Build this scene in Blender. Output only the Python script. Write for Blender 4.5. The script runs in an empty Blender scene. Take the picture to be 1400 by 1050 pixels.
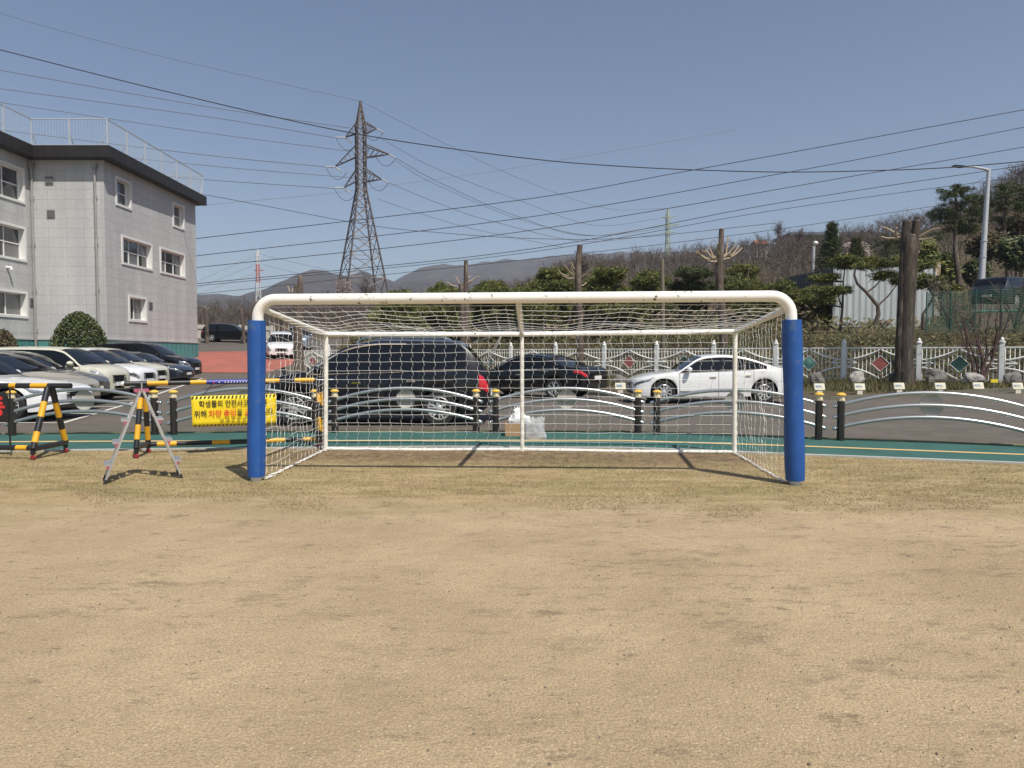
import bpy, bmesh, math, random
from mathutils import Vector, Matrix, Quaternion, noise
R=random.Random(7)
C=bpy.context.scene.collection
sc=bpy.context.scene
PI=math.pi
# ------------------------------------------------------------------ camera model
F=970.0; TH=0.0407; CH=1.41
cs,sn=math.cos(TH),math.sin(TH)
def ray(px,py):
    a=(px-700)/F; b=-(py-525)/F
    return Vector((a,cs+b*sn,-sn+b*cs))
def P(px,py,Y):
    d=ray(px,py); return Vector((0,0,CH))+d*(Y/d.y)
def lerp(a,b,t): return a+(b-a)*t
def interp(pts,x):
    if x<=pts[0][0]: return pts[0][1]
    for (a,b),(c,d) in zip(pts,pts[1:]):
        if x<=c: return b+(d-b)*(x-a)/(c-a)
    return pts[-1][1]
def sstep(a,b,x):
    t=max(0,min(1,(x-a)/(b-a))); return t*t*(3-2*t)
LOT=[(21,0),(34,.15),(43,.38),(48,1.0),(52,1.5),(57,1.75),(70,2.35),(90,2.6),(140,3)]
BANK=[(-5,0),(-4.4,.06),(-3,.2),(-.5,.42),(1,.5),(2,.95),(4,1.8),(8,2.45),(18,3.1),(40,3.6)]
RIDGE=[(-300,452),(265,450),(345,450),(450,446),(540,436),(600,426),(660,414),(720,404),(760,391),(850,379),(950,373),(1060,366),(1180,362),(1280,338),(1400,302),(1800,250)]
FN=Vector((.519,.854)); FP=Vector((15.8,25))
def fdist(X,Y): return (X-FP.x)*FN.x+(Y-FP.y)*FN.y
def zg(X,Y):
    if Y<12: return 0.0
    lot=interp(LOT,Y)
    k=sstep(-15,-10,X)
    z=max(lot*(1-sstep(-4,3,X)*.0),0) if k<1 else lot*(1-sstep(-2,4,X))
    b=interp(BANK,fdist(X,Y))
    z=lerp(lot,max(b,lot if X<-2 else b),k)
    rr=math.hypot(X,Y)
    if rr>58:
        px=700+F*X/max(Y,1)
        hz=CH+(485.5-interp(RIDGE,px))*140/F
        z=lerp(z,max(hz,z),sstep(58,140,rr))
        z=lerp(z,4,sstep(150,260,rr))
    return z
def G(px,py,dz=0):
    d=ray(px,py); o=Vector((0,0,CH)); k=1.0
    while k<400:
        p=o+d*k
        if p.z<=zg(p.x,p.y)+dz: break
        k*=1.01
    lo,hi=k/1.01,k
    for _ in range(30):
        m=(lo+hi)/2; p=o+d*m
        if p.z<=zg(p.x,p.y)+dz: hi=m
        else: lo=m
    return o+d*hi
def on(x,y): return Vector((x,y,zg(x,y)))
# ------------------------------------------------------------------ materials
def nt(m): return m.node_tree.nodes,m.node_tree.links
def M(name,col,rough=.6,metal=0,var=.0,vs=4.0,bump=0,bs=40,coat=0,island=0,spec=.5,dirt=None,ds=3,dth=.55,aniso=None):
    m=bpy.data.materials.new(name); m.use_nodes=True
    n,l=nt(m); b=n['Principled BSDF']
    b.inputs['Base Color'].default_value=(*col,1); b.inputs['Roughness'].default_value=rough
    b.inputs['Metallic'].default_value=metal; b.inputs['Coat Weight'].default_value=coat
    b.inputs['Coat Roughness'].default_value=.04
    b.inputs['Specular IOR Level'].default_value=spec
    src=None
    tc=n.new('ShaderNodeTexCoord'); vec=tc.outputs['Object']
    if aniso:
        mp=n.new('ShaderNodeMapping'); mp.inputs['Scale'].default_value=aniso; l.new(vec,mp.inputs[0]); vec=mp.outputs[0]
    def mulval(prev,fac_sock,lo,hi):
        mr=n.new('ShaderNodeMapRange'); mr.inputs[1].default_value=.25; mr.inputs[2].default_value=.75
        mr.inputs[3].default_value=lo; mr.inputs[4].default_value=hi; l.new(fac_sock,mr.inputs[0])
        mx=n.new('ShaderNodeMix'); mx.data_type='RGBA'; mx.blend_type='MULTIPLY'; mx.inputs[0].default_value=1
        if prev is None: mx.inputs[6].default_value=(*col,1)
        else: l.new(prev,mx.inputs[6])
        cb=n.new('ShaderNodeCombineColor'); 
        for i in range(3): l.new(mr.outputs[0],cb.inputs[i])
        l.new(cb.outputs[0],mx.inputs[7]); return mx.outputs[2]
    if var:
        t=n.new('ShaderNodeTexNoise'); t.inputs['Scale'].default_value=vs; t.inputs['Detail'].default_value=6; t.inputs['Roughness'].default_value=.65
        l.new(vec,t.inputs['Vector']); src=mulval(src,t.outputs[0],1-var,1+var)
    if island:
        g=n.new('ShaderNodeNewGeometry')
        mr=n.new('ShaderNodeMapRange'); mr.inputs[3].default_value=.25; mr.inputs[4].default_value=.75
        l.new(g.outputs['Random Per Island'],mr.inputs[0]); src=mulval(src,mr.outputs[0],1-island,1+island)
    if dirt:
        t=n.new('ShaderNodeTexNoise'); t.inputs['Scale'].default_value=ds; t.inputs['Detail'].default_value=8; t.inputs['Roughness'].default_value=.7
        l.new(vec,t.inputs['Vector'])
        mr=n.new('ShaderNodeMapRange'); mr.inputs[1].default_value=dth; mr.inputs[2].default_value=dth+.03; l.new(t.outputs[0],mr.inputs[0])
        mx=n.new('ShaderNodeMix'); mx.data_type='RGBA'; l.new(mr.outputs[0],mx.inputs[0])
        if src is None: mx.inputs[6].default_value=(*col,1)
        else: l.new(src,mx.inputs[6])
        mx.inputs[7].default_value=(*dirt,1); src=mx.outputs[2]
    if src is not None: l.new(src,b.inputs['Base Color'])
    if bump:
        t=n.new('ShaderNodeTexNoise'); t.inputs['Scale'].default_value=bs; t.inputs['Detail'].default_value=4; l.new(vec,t.inputs['Vector'])
        bp=n.new('ShaderNodeBump'); bp.inputs['Strength'].default_value=bump; bp.inputs['Distance'].default_value=.02
        l.new(t.outputs[0],bp.inputs['Height']); l.new(bp.outputs[0],b.inputs['Normal'])
    return m
def leafmat(name,col,island=.45,rough=.65,col2=None):
    m=M(name,col,rough,island=island,var=.25,vs=1.2,spec=.3)
    n,l=nt(m); b=n['Principled BSDF']
    if col2:
        prev=b.inputs['Base Color'].links[0].from_socket
        t=n.new('ShaderNodeTexNoise'); t.inputs['Scale'].default_value=.9; t.inputs['Detail'].default_value=3
        tc=n.new('ShaderNodeTexCoord'); l.new(tc.outputs['Object'],t.inputs[0])
        g=n.new('ShaderNodeNewGeometry')
        ad=n.new('ShaderNodeMath'); ad.operation='ADD'; l.new(t.outputs[0],ad.inputs[0]); l.new(g.outputs['Random Per Island'],ad.inputs[1])
        mr=n.new('ShaderNodeMapRange'); mr.inputs[1].default_value=.8; mr.inputs[2].default_value=1.3; l.new(ad.outputs[0],mr.inputs[0])
        mx=n.new('ShaderNodeMix'); mx.data_type='RGBA'; l.new(mr.outputs[0],mx.inputs[0]); l.new(prev,mx.inputs[6]); mx.inputs[7].default_value=(*col2,1)
        l.new(mx.outputs[2],b.inputs['Base Color'])
    return m
def paint(name,col,metal=0.0,rough=.35): return M(name,col,rough,metal,coat=1)
# ------------------------------------------------------------------ mesh builder
class MB:
    def __init__(s): s.v=[]; s.f=[]; s.mi=[]; s.cur=0
    def add(s,vs,fs):
        o=len(s.v); s.v+= [Vector(v) for v in vs]
        for f in fs: s.f.append([i+o for i in f]); s.mi.append(s.cur)
    def box(s,c,size,rot=None,bev=0):
        x,y,z=[k/2 for k in size]
        if bev:
            bm=bmesh.new(); bmesh.ops.create_cube(bm,size=1)
            for v in bm.verts: v.co=Vector((v.co.x*size[0],v.co.y*size[1],v.co.z*size[2]))
            bmesh.ops.bevel(bm,geom=bm.edges[:],offset=bev,segments=2,affect='EDGES')
            bm.verts.index_update()
            vs=[v.co.copy() for v in bm.verts]; fs=[[v.index for v in f.verts] for f in bm.faces]; bm.free()
        else:
            vs=[Vector((a*x,b*y,d*z)) for a in(-1,1) for b in(-1,1) for d in(-1,1)]
            fs=[(0,1,3,2),(4,6,7,5),(0,4,5,1),(2,3,7,6),(0,2,6,4),(1,5,7,3)]
        if rot is not None: vs=[rot@v for v in vs]
        c=Vector(c); s.add([v+c for v in vs],fs)
    def tube(s,pts,r,n=8,cap=True,closed=False):
        pts=[Vector(p) for p in pts]; k=len(pts)
        rs=r if isinstance(r,(list,tuple)) else [r]*k
        up=None; rings=[]
        for i,p in enumerate(pts):
            if closed: t=pts[(i+1)%k]-pts[i-1]
            else: t=pts[min(i+1,k-1)]-pts[max(i-1,0)]
            if t.length<1e-9: t=Vector((0,0,1))
            t.normalize()
            if up is None:
                up=Vector((0,0,1)) if abs(t.z)<.9 else Vector((1,0,0))
            a=up-t*up.dot(t)
            if a.length<1e-6: a=t.orthogonal()
            a.normalize(); up=a; b=t.cross(a)
            rings.append([p+(a*math.cos(2*PI*j/n)+b*math.sin(2*PI*j/n))*rs[i] for j in range(n)])
        vs=[v for q in rings for v in q]; fs=[]
        for i in range(k if closed else k-1):
            i2=(i+1)%k
            for j in range(n):
                fs.append((i*n+j,i*n+(j+1)%n,i2*n+(j+1)%n,i2*n+j))
        if cap and not closed:
            fs.append(tuple(range(n-1,-1,-1))); fs.append(tuple((k-1)*n+j for j in range(n)))
        s.add(vs,fs)
    def bar(s,a,b,w,h,up=(0,0,1)):
        a,b=Vector(a),Vector(b); t=(b-a); L=t.length; t.normalize()
        u=Vector(up); 
        if abs(u.dot(t))>.95: u=Vector((0,1,0))
        x=t.cross(u).normalized(); z=x.cross(t)
        m=Matrix((x,t,z)).transposed()
        s.box((a+b)/2,(w,L,h),m)
    def lathe(s,prof,c=(0,0,0),axis='z',n=20,rot=None):
        c=Vector(c); vs=[]; fs=[]; k=len(prof)
        for j in range(n):
            a=2*PI*j/n
            for (r,h) in prof:
                x,y=r*math.cos(a),r*math.sin(a)
                v=Vector((x,y,h)) if axis=='z' else Vector((x,h,y)) if axis=='y' else Vector((h,x,y))
                if rot is not None: v=rot@v
                vs.append(v+c)
        for j in range(n):
            j2=(j+1)%n
            for i in range(k-1): fs.append((j*k+i,j2*k+i,j2*k+i+1,j*k+i+1))
        s.add(vs,fs)
    def prism(s,poly,z0,z1):
        n=len(poly)
        vs=[(x,y,z0) for x,y in poly]+[(x,y,z1) for x,y in poly]
        fs=[tuple(range(n-1,-1,-1)),tuple(range(n,2*n))]+[(i,(i+1)%n,n+(i+1)%n,n+i) for i in range(n)]
        s.add(vs,fs)
    def blob(s,c,rad,seed=0,amp=.2,sub=2,fs_=1.5):
        bm=bmesh.new(); bmesh.ops.create_icosphere(bm,subdivisions=sub,radius=1); bm.verts.index_update()
        vs=[]
        for v in bm.verts:
            d=1+amp*noise.noise(v.co*fs_+Vector((seed*7.3,seed*3.1,seed)))
            vs.append(Vector((v.co.x*rad[0]*d,v.co.y*rad[1]*d,v.co.z*rad[2]*d))+Vector(c))
        fs=[[v.index for v in f.verts] for f in bm.faces]; bm.free(); s.add(vs,fs)
    def build(s,name,mat,parent=None,smooth=False,world=True,ang=40):
        me=bpy.data.meshes.new(name)
        off=Vector()
        if parent is not None and world:
            o=parent
            while o: off+=o.location; o=o.parent
        me.from_pydata([v-off for v in s.v],[],s.f); me.update()
        mats=mat if isinstance(mat,list) else [mat]
        for m in mats: me.materials.append(m)
        if len(mats)>1: me.polygons.foreach_set('material_index',s.mi)
        if smooth:
            me.polygons.foreach_set('use_smooth',[True]*len(me.polygons))
            me.set_sharp_from_angle(angle=math.radians(ang))
        ob=bpy.data.objects.new(name,me); C.objects.link(ob)
        if parent is not None: ob.parent=parent
        return ob
def tag(o,label=None,cat=None,group=None,kind=None):
    if label: o['label']=label
    if cat: o['category']=cat
    if group: o['group']=group
    if kind: o['kind']=kind
    return o
def thing(name,loc,label,cat,group=None,rz=0):
    o=bpy.data.objects.new(name,None); C.objects.link(o); o.location=loc; o.rotation_euler.z=rz
    o.empty_display_size=.2
    return tag(o,label,cat,group)
def copy_tree(o,parent=None):
    c=o.copy(); C.objects.link(c); c.parent=parent
    if parent is not None: c.matrix_parent_inverse=o.matrix_parent_inverse.copy()
    for ch in o.children: copy_tree(ch,c)
    return c
def text_mesh(body,size,mat,mtx,name,parent,weight=0.0,depth=.001,width=None):
    cu=bpy.data.curves.new('t','FONT'); cu.body=body; cu.size=size; cu.align_x='CENTER'; cu.align_y='CENTER'
    cu.extrude=depth; cu.offset=weight*size; cu.resolution_u=3
    to=bpy.data.objects.new('t',cu); C.objects.link(to)
    dg=bpy.context.evaluated_depsgraph_get()
    me=bpy.data.meshes.new_from_object(to.evaluated_get(dg))
    bpy.data.objects.remove(to); bpy.data.curves.remove(cu)
    me.name=name
    if width:
        xs=[v.co.x for v in me.vertices]; w=max(xs)-min(xs); cx=(max(xs)+min(xs))/2
        for v in me.vertices: v.co.x=(v.co.x-cx)*width/w
    me.transform(mtx); me.materials.clear(); me.materials.append(mat)
    o=bpy.data.objects.new(name,me); C.objects.link(o); o.parent=parent
    return o
# ------------------------------------------------------------------ render, world, camera, sun
sc.view_settings.view_transform='Standard'; sc.view_settings.look='None'; sc.view_settings.gamma=1
sc.view_settings.exposure=0.15
cam=bpy.data.cameras.new('camera'); cam.sensor_width=36; cam.lens=F/1400*36; cam.clip_end=6000; cam.clip_start=.05
co=bpy.data.objects.new('camera',cam); C.objects.link(co); co.location=(0,0,CH); co.rotation_euler=(PI/2-TH,0,0); sc.camera=co
SUN=Vector((.75,-1.06,2.0)).normalized()
EL=math.asin(SUN.z); AZ=math.atan2(SUN.x,SUN.y)
w=bpy.data.worlds.new('World'); sc.world=w; w.use_nodes=True
n,l=w.node_tree.nodes,w.node_tree.links
sky=n.new('ShaderNodeTexSky'); sky.sky_type='NISHITA'; sky.sun_disc=False; sky.sun_elevation=EL; sky.sun_rotation=AZ
sky.air_density=1.0; sky.dust_density=1.3; sky.ozone_density=2.2; sky.altitude=60
l.new(sky.outputs[0],n['Background'].inputs[0]); n['Background'].inputs[1].default_value=.092
sl=bpy.data.lights.new('sun','SUN'); sl.energy=4.6; sl.angle=math.radians(.55); sl.color=(1,.95,.87)
so=bpy.data.objects.new('sun',sl); C.objects.link(so); so.location=(20,-30,60); so.rotation_euler=(-SUN).to_track_quat('-Z','Y').to_euler()
# ------------------------------------------------------------------ shared materials
m_white=M('white_metal_paint',(.80,.78,.73),.4,var=.06,vs=3,dirt=(.06,.05,.04),ds=9,dth=.72)
m_goal=M('chipped_white_paint',(.83,.81,.74),.42,var=.06,vs=2,dirt=(.12,.105,.09),ds=13,dth=.61)
m_goalback=M('rubbed_white_paint',(.76,.73,.65),.5,var=.15,vs=5,dirt=(.14,.10,.07),ds=18,dth=.615)
m_net=M('white_net_cord',(.76,.74,.70),.8)
m_pad=M('blue_vinyl',(.012,.080,.30),.5,var=.16,vs=2.5,bump=.5,bs=5,dirt=(.06,.11,.24),ds=5,dth=.6)
m_black=M('black_paint',(.018,.018,.02),.4,var=.2,vs=6)
m_yel=M('yellow_paint',(.72,.38,.02),.45,var=.12,vs=6,dirt=(.25,.2,.15),ds=10,dth=.7)
m_rubber=M('black_rubber',(.02,.02,.02),.8)
m_redp=M('red_plastic',(.27,.025,.03),.5,var=.4,vs=20)
m_steel=M('brushed_steel',(.54,.55,.54),.33,.85,var=.08,vs=8)
m_alu=M('aluminium',(.62,.62,.62),.38,.85,var=.12,vs=10)
m_galv=M('galvanised_steel',(.52,.53,.54),.5,.35,var=.12,vs=3)
m_chrome=M('chrome',(.8,.8,.8),.08,1)
m_plastic=M('dark_trim_plastic',(.02,.02,.022),.55)
m_glass=M('tinted_glass',(.006,.007,.009),.04,0,spec=.42)
m_lampred=M('red_lamp_lens',(.55,.012,.02),.12,coat=1)
m_lamp=M('clear_lamp_lens',(.36,.38,.41),.1,.5,coat=1)
m_plate=M('plate_white',(.75,.75,.72),.5)
m_bark=M('bark',(.10,.076,.058),.9,var=.55,vs=9,bump=1,bs=22,aniso=(1,1,.22),dirt=(.20,.165,.13),ds=5,dth=.57)
m_barkdark=M('dark_furrowed_bark',(.055,.042,.033),.95,var=.6,vs=11,bump=1,bs=26,aniso=(1,1,.2),dirt=(.12,.095,.075),ds=7,dth=.56)
m_barkpale=M('cut_wood',(.36,.28,.19),.8,var=.3,vs=9,bump=.4,bs=30)
m_twig=M('bare_twigs',(.115,.085,.075),.9,island=.35,var=.3,vs=.3)
m_darkwire=M('dark_wire',(.03,.03,.035),.6)
m_palewire=M('grey_wire',(.16,.17,.19),.6)
m_conc=M('concrete',(.42,.41,.38),.85,var=.15,vs=2,bump=.2)
# ------------------------------------------------------------------ ground material
def ground_mat():
    m=bpy.data.materials.new('field_ground'); m.use_nodes=True; n,l=nt(m); b=n['Principled BSDF']; b.inputs['Roughness'].default_value=.95; b.inputs['Specular IOR Level'].default_value=.15
    g=n.new('ShaderNodeNewGeometry'); pos=g.outputs['Position']
    sp=n.new('ShaderNodeSeparateXYZ'); l.new(pos,sp.inputs[0])
    def noi(sc_,det=4,ro=.6,scale=None,off=0):
        t=n.new('ShaderNodeTexNoise'); t.inputs['Scale'].default_value=sc_; t.inputs['Detail'].default_value=det; t.inputs['Roughness'].default_value=ro
        mp=n.new('ShaderNodeMapping'); mp.inputs['Location'].default_value=(off,off*2,0)
        if scale: mp.inputs['Scale'].default_value=scale
        l.new(pos,mp.inputs[0]); l.new(mp.outputs[0],t.inputs[0]); return t.outputs[0]
    def rng(x,a,b_,c=0,d=1):
        q=n.new('ShaderNodeMapRange'); q.inputs[1].default_value=a; q.inputs[2].default_value=b_; q.inputs[3].default_value=c; q.inputs[4].default_value=d; l.new(x,q.inputs[0]); return q.outputs[0]
    def mix(f,a,b_,bt='MIX'):
        q=n.new('ShaderNodeMix'); q.data_type='RGBA'; q.blend_type=bt
        if isinstance(f,(int,float)): q.inputs[0].default_value=f
        else: l.new(f,q.inputs[0])
        for i,x in ((6,a),(7,b_)):
            if isinstance(x,tuple): q.inputs[i].default_value=(*x,1)
            else: l.new(x,q.inputs[i])
        return q.outputs[2]
    def mth(op,a,b_):
        q=n.new('ShaderNodeMath'); q.operation=op
        for i,x in ((0,a),(1,b_)):
            if isinstance(x,(int,float)): q.inputs[i].default_value=x
            else: l.new(x,q.inputs[i])
        return q.outputs[0]
    # sand
    sand=mix(rng(noi(.8,5),.38,.62),(.485,.365,.215),(.62,.475,.29))
    sand=mix(rng(noi(75,5,.9),.43,.56),mix(.66,sand,(.24,.175,.11)),sand)
    sand=mix(rng(noi(150,3,.9,off=3),.38,.50,.35,1),(.17,.125,.08),sand)
    sand=mix(mth('MULTIPLY',rng(noi(3.4,7,.75,(.6,1.2,1)),.53,.66,0,.75),rng(mth('ADD',noi(.42,3,off=9),mth('MULTIPLY',sp.outputs[0],.022)),.42,.58,.12,1)),sand,(.19,.14,.09))
    sand=mix(mth('MULTIPLY',rng(noi(7,6,.75,(.6,1.3,1),off=40),.56,.66,0,.62),rng(noi(.8,3,off=77),.38,.55,.15,1)),sand,(.13,.095,.065))
    sand=mix(mth('MULTIPLY',rng(noi(15,6,.8,(.6,1.3,1),off=63),.56,.64,0,.55),rng(mth('ADD',noi(.6,3,off=19),mth('MULTIPLY',sp.outputs[0],.02)),.40,.58)),sand,(.17,.125,.085))
    sand=mix(rng(noi(42,2,.5,off=5),.70,.74,0,.8),sand,(.13,.10,.07))
    sand=mix(rng(noi(60,2,.5,off=17),.66,.70,0,.6),sand,(.74,.64,.50))
    # dry turf
    turf=mix(rng(noi(2.2,7,.75,(.6,1.5,1)),.40,.60),(.34,.25,.125),(.53,.41,.225))
    turf=mix(rng(noi(60,4,.8,(.7,1.3,1)),.36,.56),mix(.7,turf,(.11,.08,.04)),turf)
    gr=mth('MULTIPLY',rng(noi(1.1,6,.7,(.6,1.6,1),off=21),.47,.60),rng(noi(24,4,.75,off=2),.38,.55,.25,1))
    turf=mix(mth('MULTIPLY',gr,.6),turf,(.15,.15,.052))
    bare=mth('MULTIPLY',rng(noi(1.6,6,.7,(.5,1.3,1),off=31),.52,.62),1)
    turf=mix(mth('MULTIPLY',bare,.55),turf,(.42,.30,.185))
    # worn earth along the back of the goal
    dy=mth('ABSOLUTE',mth('SUBTRACT',sp.outputs[1],mth('ADD',mth('MULTIPLY',sp.outputs[0],-.05),9.85)),0)
    dx=mth('ABSOLUTE',sp.outputs[0],0)
    wear=mth('MULTIPLY',rng(mth('ADD',dy,mth('MULTIPLY',noi(2.2,6,.7,off=8),1.1)),.85,1.45,1,0),rng(dx,3.0,3.7,1,0))
    turf=mix(mth('MULTIPLY',wear,rng(noi(3.5,6,.75,off=51),.36,.54,.35,1)),turf,mix(rng(noi(12,5,.7),.35,.6),(.10,.066,.038),(.23,.16,.095)))
    yb=mth('ADD',sp.outputs[1],mth('MULTIPLY',mth('SUBTRACT',noi(.6,8,.78,(.6,1.2,1),off=12),.5),3.6))
    f=rng(yb,6.1,7.0)
    nearc=mix(mth('MULTIPLY',f,rng(noi(14,4,.7,off=4),.30,.42,.35,1)),sand,turf)
    # far ground : brown winter slope
    far=mix(rng(noi(.35,6,.7,off=14),.35,.65),(.085,.064,.045),(.135,.10,.066))
    far=mix(rng(noi(.9,6,.7,off=6),.52,.64,0,.8),far,(.10,.115,.045))
    far=mix(rng(noi(7,4,.7,off=1),.35,.6,.6,0),far,(.06,.05,.03))
    c=mix(rng(sp.outputs[1],12.2,12.5),nearc,far)
    l.new(c,b.inputs['Base Color'])
    bp=n.new('ShaderNodeBump'); bp.inputs['Strength'].default_value=.8; bp.inputs['Distance'].default_value=.02
    hsum=mth('ADD',mth('MULTIPLY',noi(70,4,.75),.7),mth('MULTIPLY',noi(6,5,.6),1.6)); l.new(hsum,bp.inputs['Height']); l.new(bp.outputs[0],b.inputs['Normal'])
    return m
def axis(segs):
    out=[]
    for a,b,st in segs:
        k=max(1,round((b-a)/st)); out+=[a+(b-a)*i/k for i in range(k)]
    return out+[segs[-1][1]]
def lot_edge(X):
    return interp([(-60,75),(-12.2,75),(-12,42),(-10,39),(-5,34),(0,28),(4,23.6),(10,22.3),(60,22.3)],X)
def front_edge(X): return interp(FRONT,X)
def wpoly(pxs,ext=1.0):
    return [G(x,y).xy for x,y in pxs]
far_px=[(0,594.5),(150,593.3),(300,592.3),(600,591.3),(850,591.4),(950,594.3),(1050,597.9),(1150,601.3),(1275,606),(1400,610.7)]
near_px=[(0,617.5),(150,615.5),(300,613.6),(600,611.3),(850,612.8),(950,616),(1020,619),(1100,622.3),(1250,628),(1400,634)]
yel_px=[(0,605.2),(150,604.5),(300,604),(600,603.2),(850,603.3),(950,606.4),(1090,610.9),(1250,617),(1400,622.8)]
def extend(w):
    a=w[0]+(w[0]-w[1]).normalized()*8; b=w[-1]+(w[-1]-w[-2]).normalized()*8
    return [a]+w+[b]
FARW=extend(wpoly(far_px)); NEARW=extend(wpoly(near_px)); YELW=extend(wpoly(yel_px))
FRONT=[(p.x,p.y+.16) for p in FARW]
FRONT=[(-40,FRONT[0][1])]+FRONT+[(45,FRONT[-1][1])]
mb=MB()
xs=axis([(-3000,-300,300),(-300,-60,12),(-60,-20,2),(-20,24,.8),(24,80,4),(80,320,12),(320,3000,300)])
ys=axis([(-60,-4,8),(-4,12,2),(12,46,.8),(46,80,2),(80,200,5),(200,400,40),(400,2600,300)])
nx=len(xs)
def gz(X,Y):
    z=zg(X,Y)
    if -52<X<44 and front_edge(X)+.5<Y<lot_edge(X)-.5: z-=.09
    return z
for Y in ys:
    for X in xs: mb.v.append(Vector((X,Y,gz(X,Y))))
for j in range(len(ys)-1):
    for i in range(nx-1):
        a=j*nx+i; mb.f.append([a,a+1,a+nx+1,a+nx]); mb.mi.append(0)
tag(mb.build('ground',ground_mat(),smooth=True),kind='structure')
def sheet_between(A,B,z,mat,name,lift=.004,sub=1):
    mb=MB()
    n_=len(A)
    for a,b in zip(A,B): mb.v+= [Vector((a[0],a[1],zg(a[0],a[1])+lift)),Vector((b[0],b[1],zg(b[0],b[1])+lift))]
    for i in range(n_-1): mb.f.append([2*i,2*i+2,2*i+3,2*i+1]); mb.mi.append(0)
    return tag(mb.build(name,mat),kind='structure')
m_track=M('green_rubber_track',(.030,.102,.084),.9,var=.25,vs=1.6,bump=.3,bs=120)
m_yline=M('yellow_line_paint',(.66,.46,.19),.8,var=.12,vs=3)
m_kerb=M('kerb_stone',(.40,.40,.37),.85,var=.15,vs=3)
sheet_between(NEARW,FARW,0,m_track,'green_track',.012)
def off_line(W,d):
    out=[]
    for i,p in enumerate(W):
        t=(W[min(i+1,len(W)-1)]-W[max(i-1,0)]).normalized(); nrm=Vector((-t.y,t.x)); out.append(p+nrm*d)
    return out
sheet_between(off_line(YELW,-.06),off_line(YELW,.065),0,m_yline,'yellow_lane_line',.016)
# kerbs either side of the track
for nm,W,d0,d1,h in (('near_kerb_edging',NEARW,-.07,.015,.022),('far_kerb_edging',FARW,-.01,.10,.03)):
    mb=MB(); A=off_line(W,d0); B=off_line(W,d1)
    for i in range(len(A)-1):
        a,b,c,d=A[i],A[i+1],B[i+1],B[i]
        vs=[(p.x,p.y,z) for z in (-.05,h) for p in (a,b,c,d)]
        mb.add(vs,[(4,5,6,7),(0,1,5,4),(2,3,7,6),(1,2,6,5),(3,0,4,7)])
    tag(mb.build(nm,m_kerb if d0<-.02 else M('mossy_kerb',(.19,.18,.09),.9,var=.4,vs=5)),kind='structure')
# asphalt car park
m_asph=M('asphalt',(.118,.099,.080),.9,var=.16,vs=.35,bump=.35,bs=150,island=0,dirt=(.10,.085,.068),ds=1.3,dth=.5)
mb=MB(); cols=[x for x in xs if -52<=x<=44]
rows=110
for X in cols:
    y0=front_edge(X); y1=lot_edge(X)
    for j in range(rows+1):
        t=j/rows; t=t**1.4
        Y=lerp(y0,y1,t); mb.v.append(Vector((X,Y,zg(X,Y)+.01)))
for i in range(len(cols)-1):
    for j in range(rows):
        a=i*(rows+1)+j; mb.f.append([a,a+rows+1,a+rows+2,a+1]); mb.mi.append(0)
tag(mb.build('car_park_asphalt',m_asph,smooth=True),kind='structure')
def patch(pxpoly_l,pxpoly_r,nrow,mat,name,lift):
    """sheet between a left and a right ground line, following the slope"""
    mb=MB(); L=[G(*p).xy for p in pxpoly_l]; Rr=[G(*p).xy for p in pxpoly_r]
    N=nrow; K=16
    for j in range(N+1):
        a=L[0].lerp(L[1],j/N); b=Rr[0].lerp(Rr[1],j/N)
        for i in range(K+1):
            p=a.lerp(b,i/K); mb.v.append(Vector((p.x,p.y,zg(p.x,p.y)+lift)))
    for j in range(N):
        for i in range(K):
            q=j*(K+1)+i; mb.f.append([q,q+1,q+K+2,q+K+1]); mb.mi.append(0)
    return tag(mb.build(name,mat),kind='structure')
m_redpav=M('red_paving',(.33,.105,.075),.9,var=.2,vs=.8,bump=.2,bs=60)
patch([(232,510),(222,482)],[(408,510),(402,480)],40,m_redpav,'red_paving',.035)
# bay lines
m_wl=M('white_road_paint',(.58,.56,.50),.8,var=.2,vs=4)
def strip(a,b,w_,name='bay_line',mat=m_wl,lift=.02):
    a=Vector(a[:2]); b=Vector(b[:2]); t=(b-a).normalized(); q=Vector((-t.y,t.x))*w_/2
    K=24; mb=MB()
    for i in range(K+1):
        p=a.lerp(b,i/K)
        for s in (q,-q): mb.v.append(Vector((p.x+s.x,p.y+s.y,zg(p.x+s.x,p.y+s.y)+lift)))
    for i in range(K): mb.f.append([2*i,2*i+2,2*i+3,2*i+1]); mb.mi.append(0)
    return tag(mb.build(name,mat),kind='structure')
rowa=Vector((-9.2,14.45)); rowd=Vector((-.292,.956))
strip(rowa-rowd*.05,rowa+rowd*23,.11)
for k in range(10):
    p=rowa+rowd*(2.42*k+.1); strip(p,p+Vector((-5.0,.1)),.11)
# bed kerb at the far side of the lot
mb=MB()
bx=[-11,-10,-7.5,-5,-2.5,0,2,4,7,10,16,24,40]
for a,b in zip(bx,bx[1:]):
    A=Vector((a,lot_edge(a),0)); B=Vector((b,lot_edge(b),0)); za=zg(A.x,A.y); zb=zg(B.x,B.y)
    mb.bar((A.x,A.y,za+.02),(B.x,B.y,zb+.05),.13,.16)
tag(mb.build('bed_kerb',M('weathered_bed_kerb',(.15,.14,.105),.9,var=.3,vs=3)),kind='structure')
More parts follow.
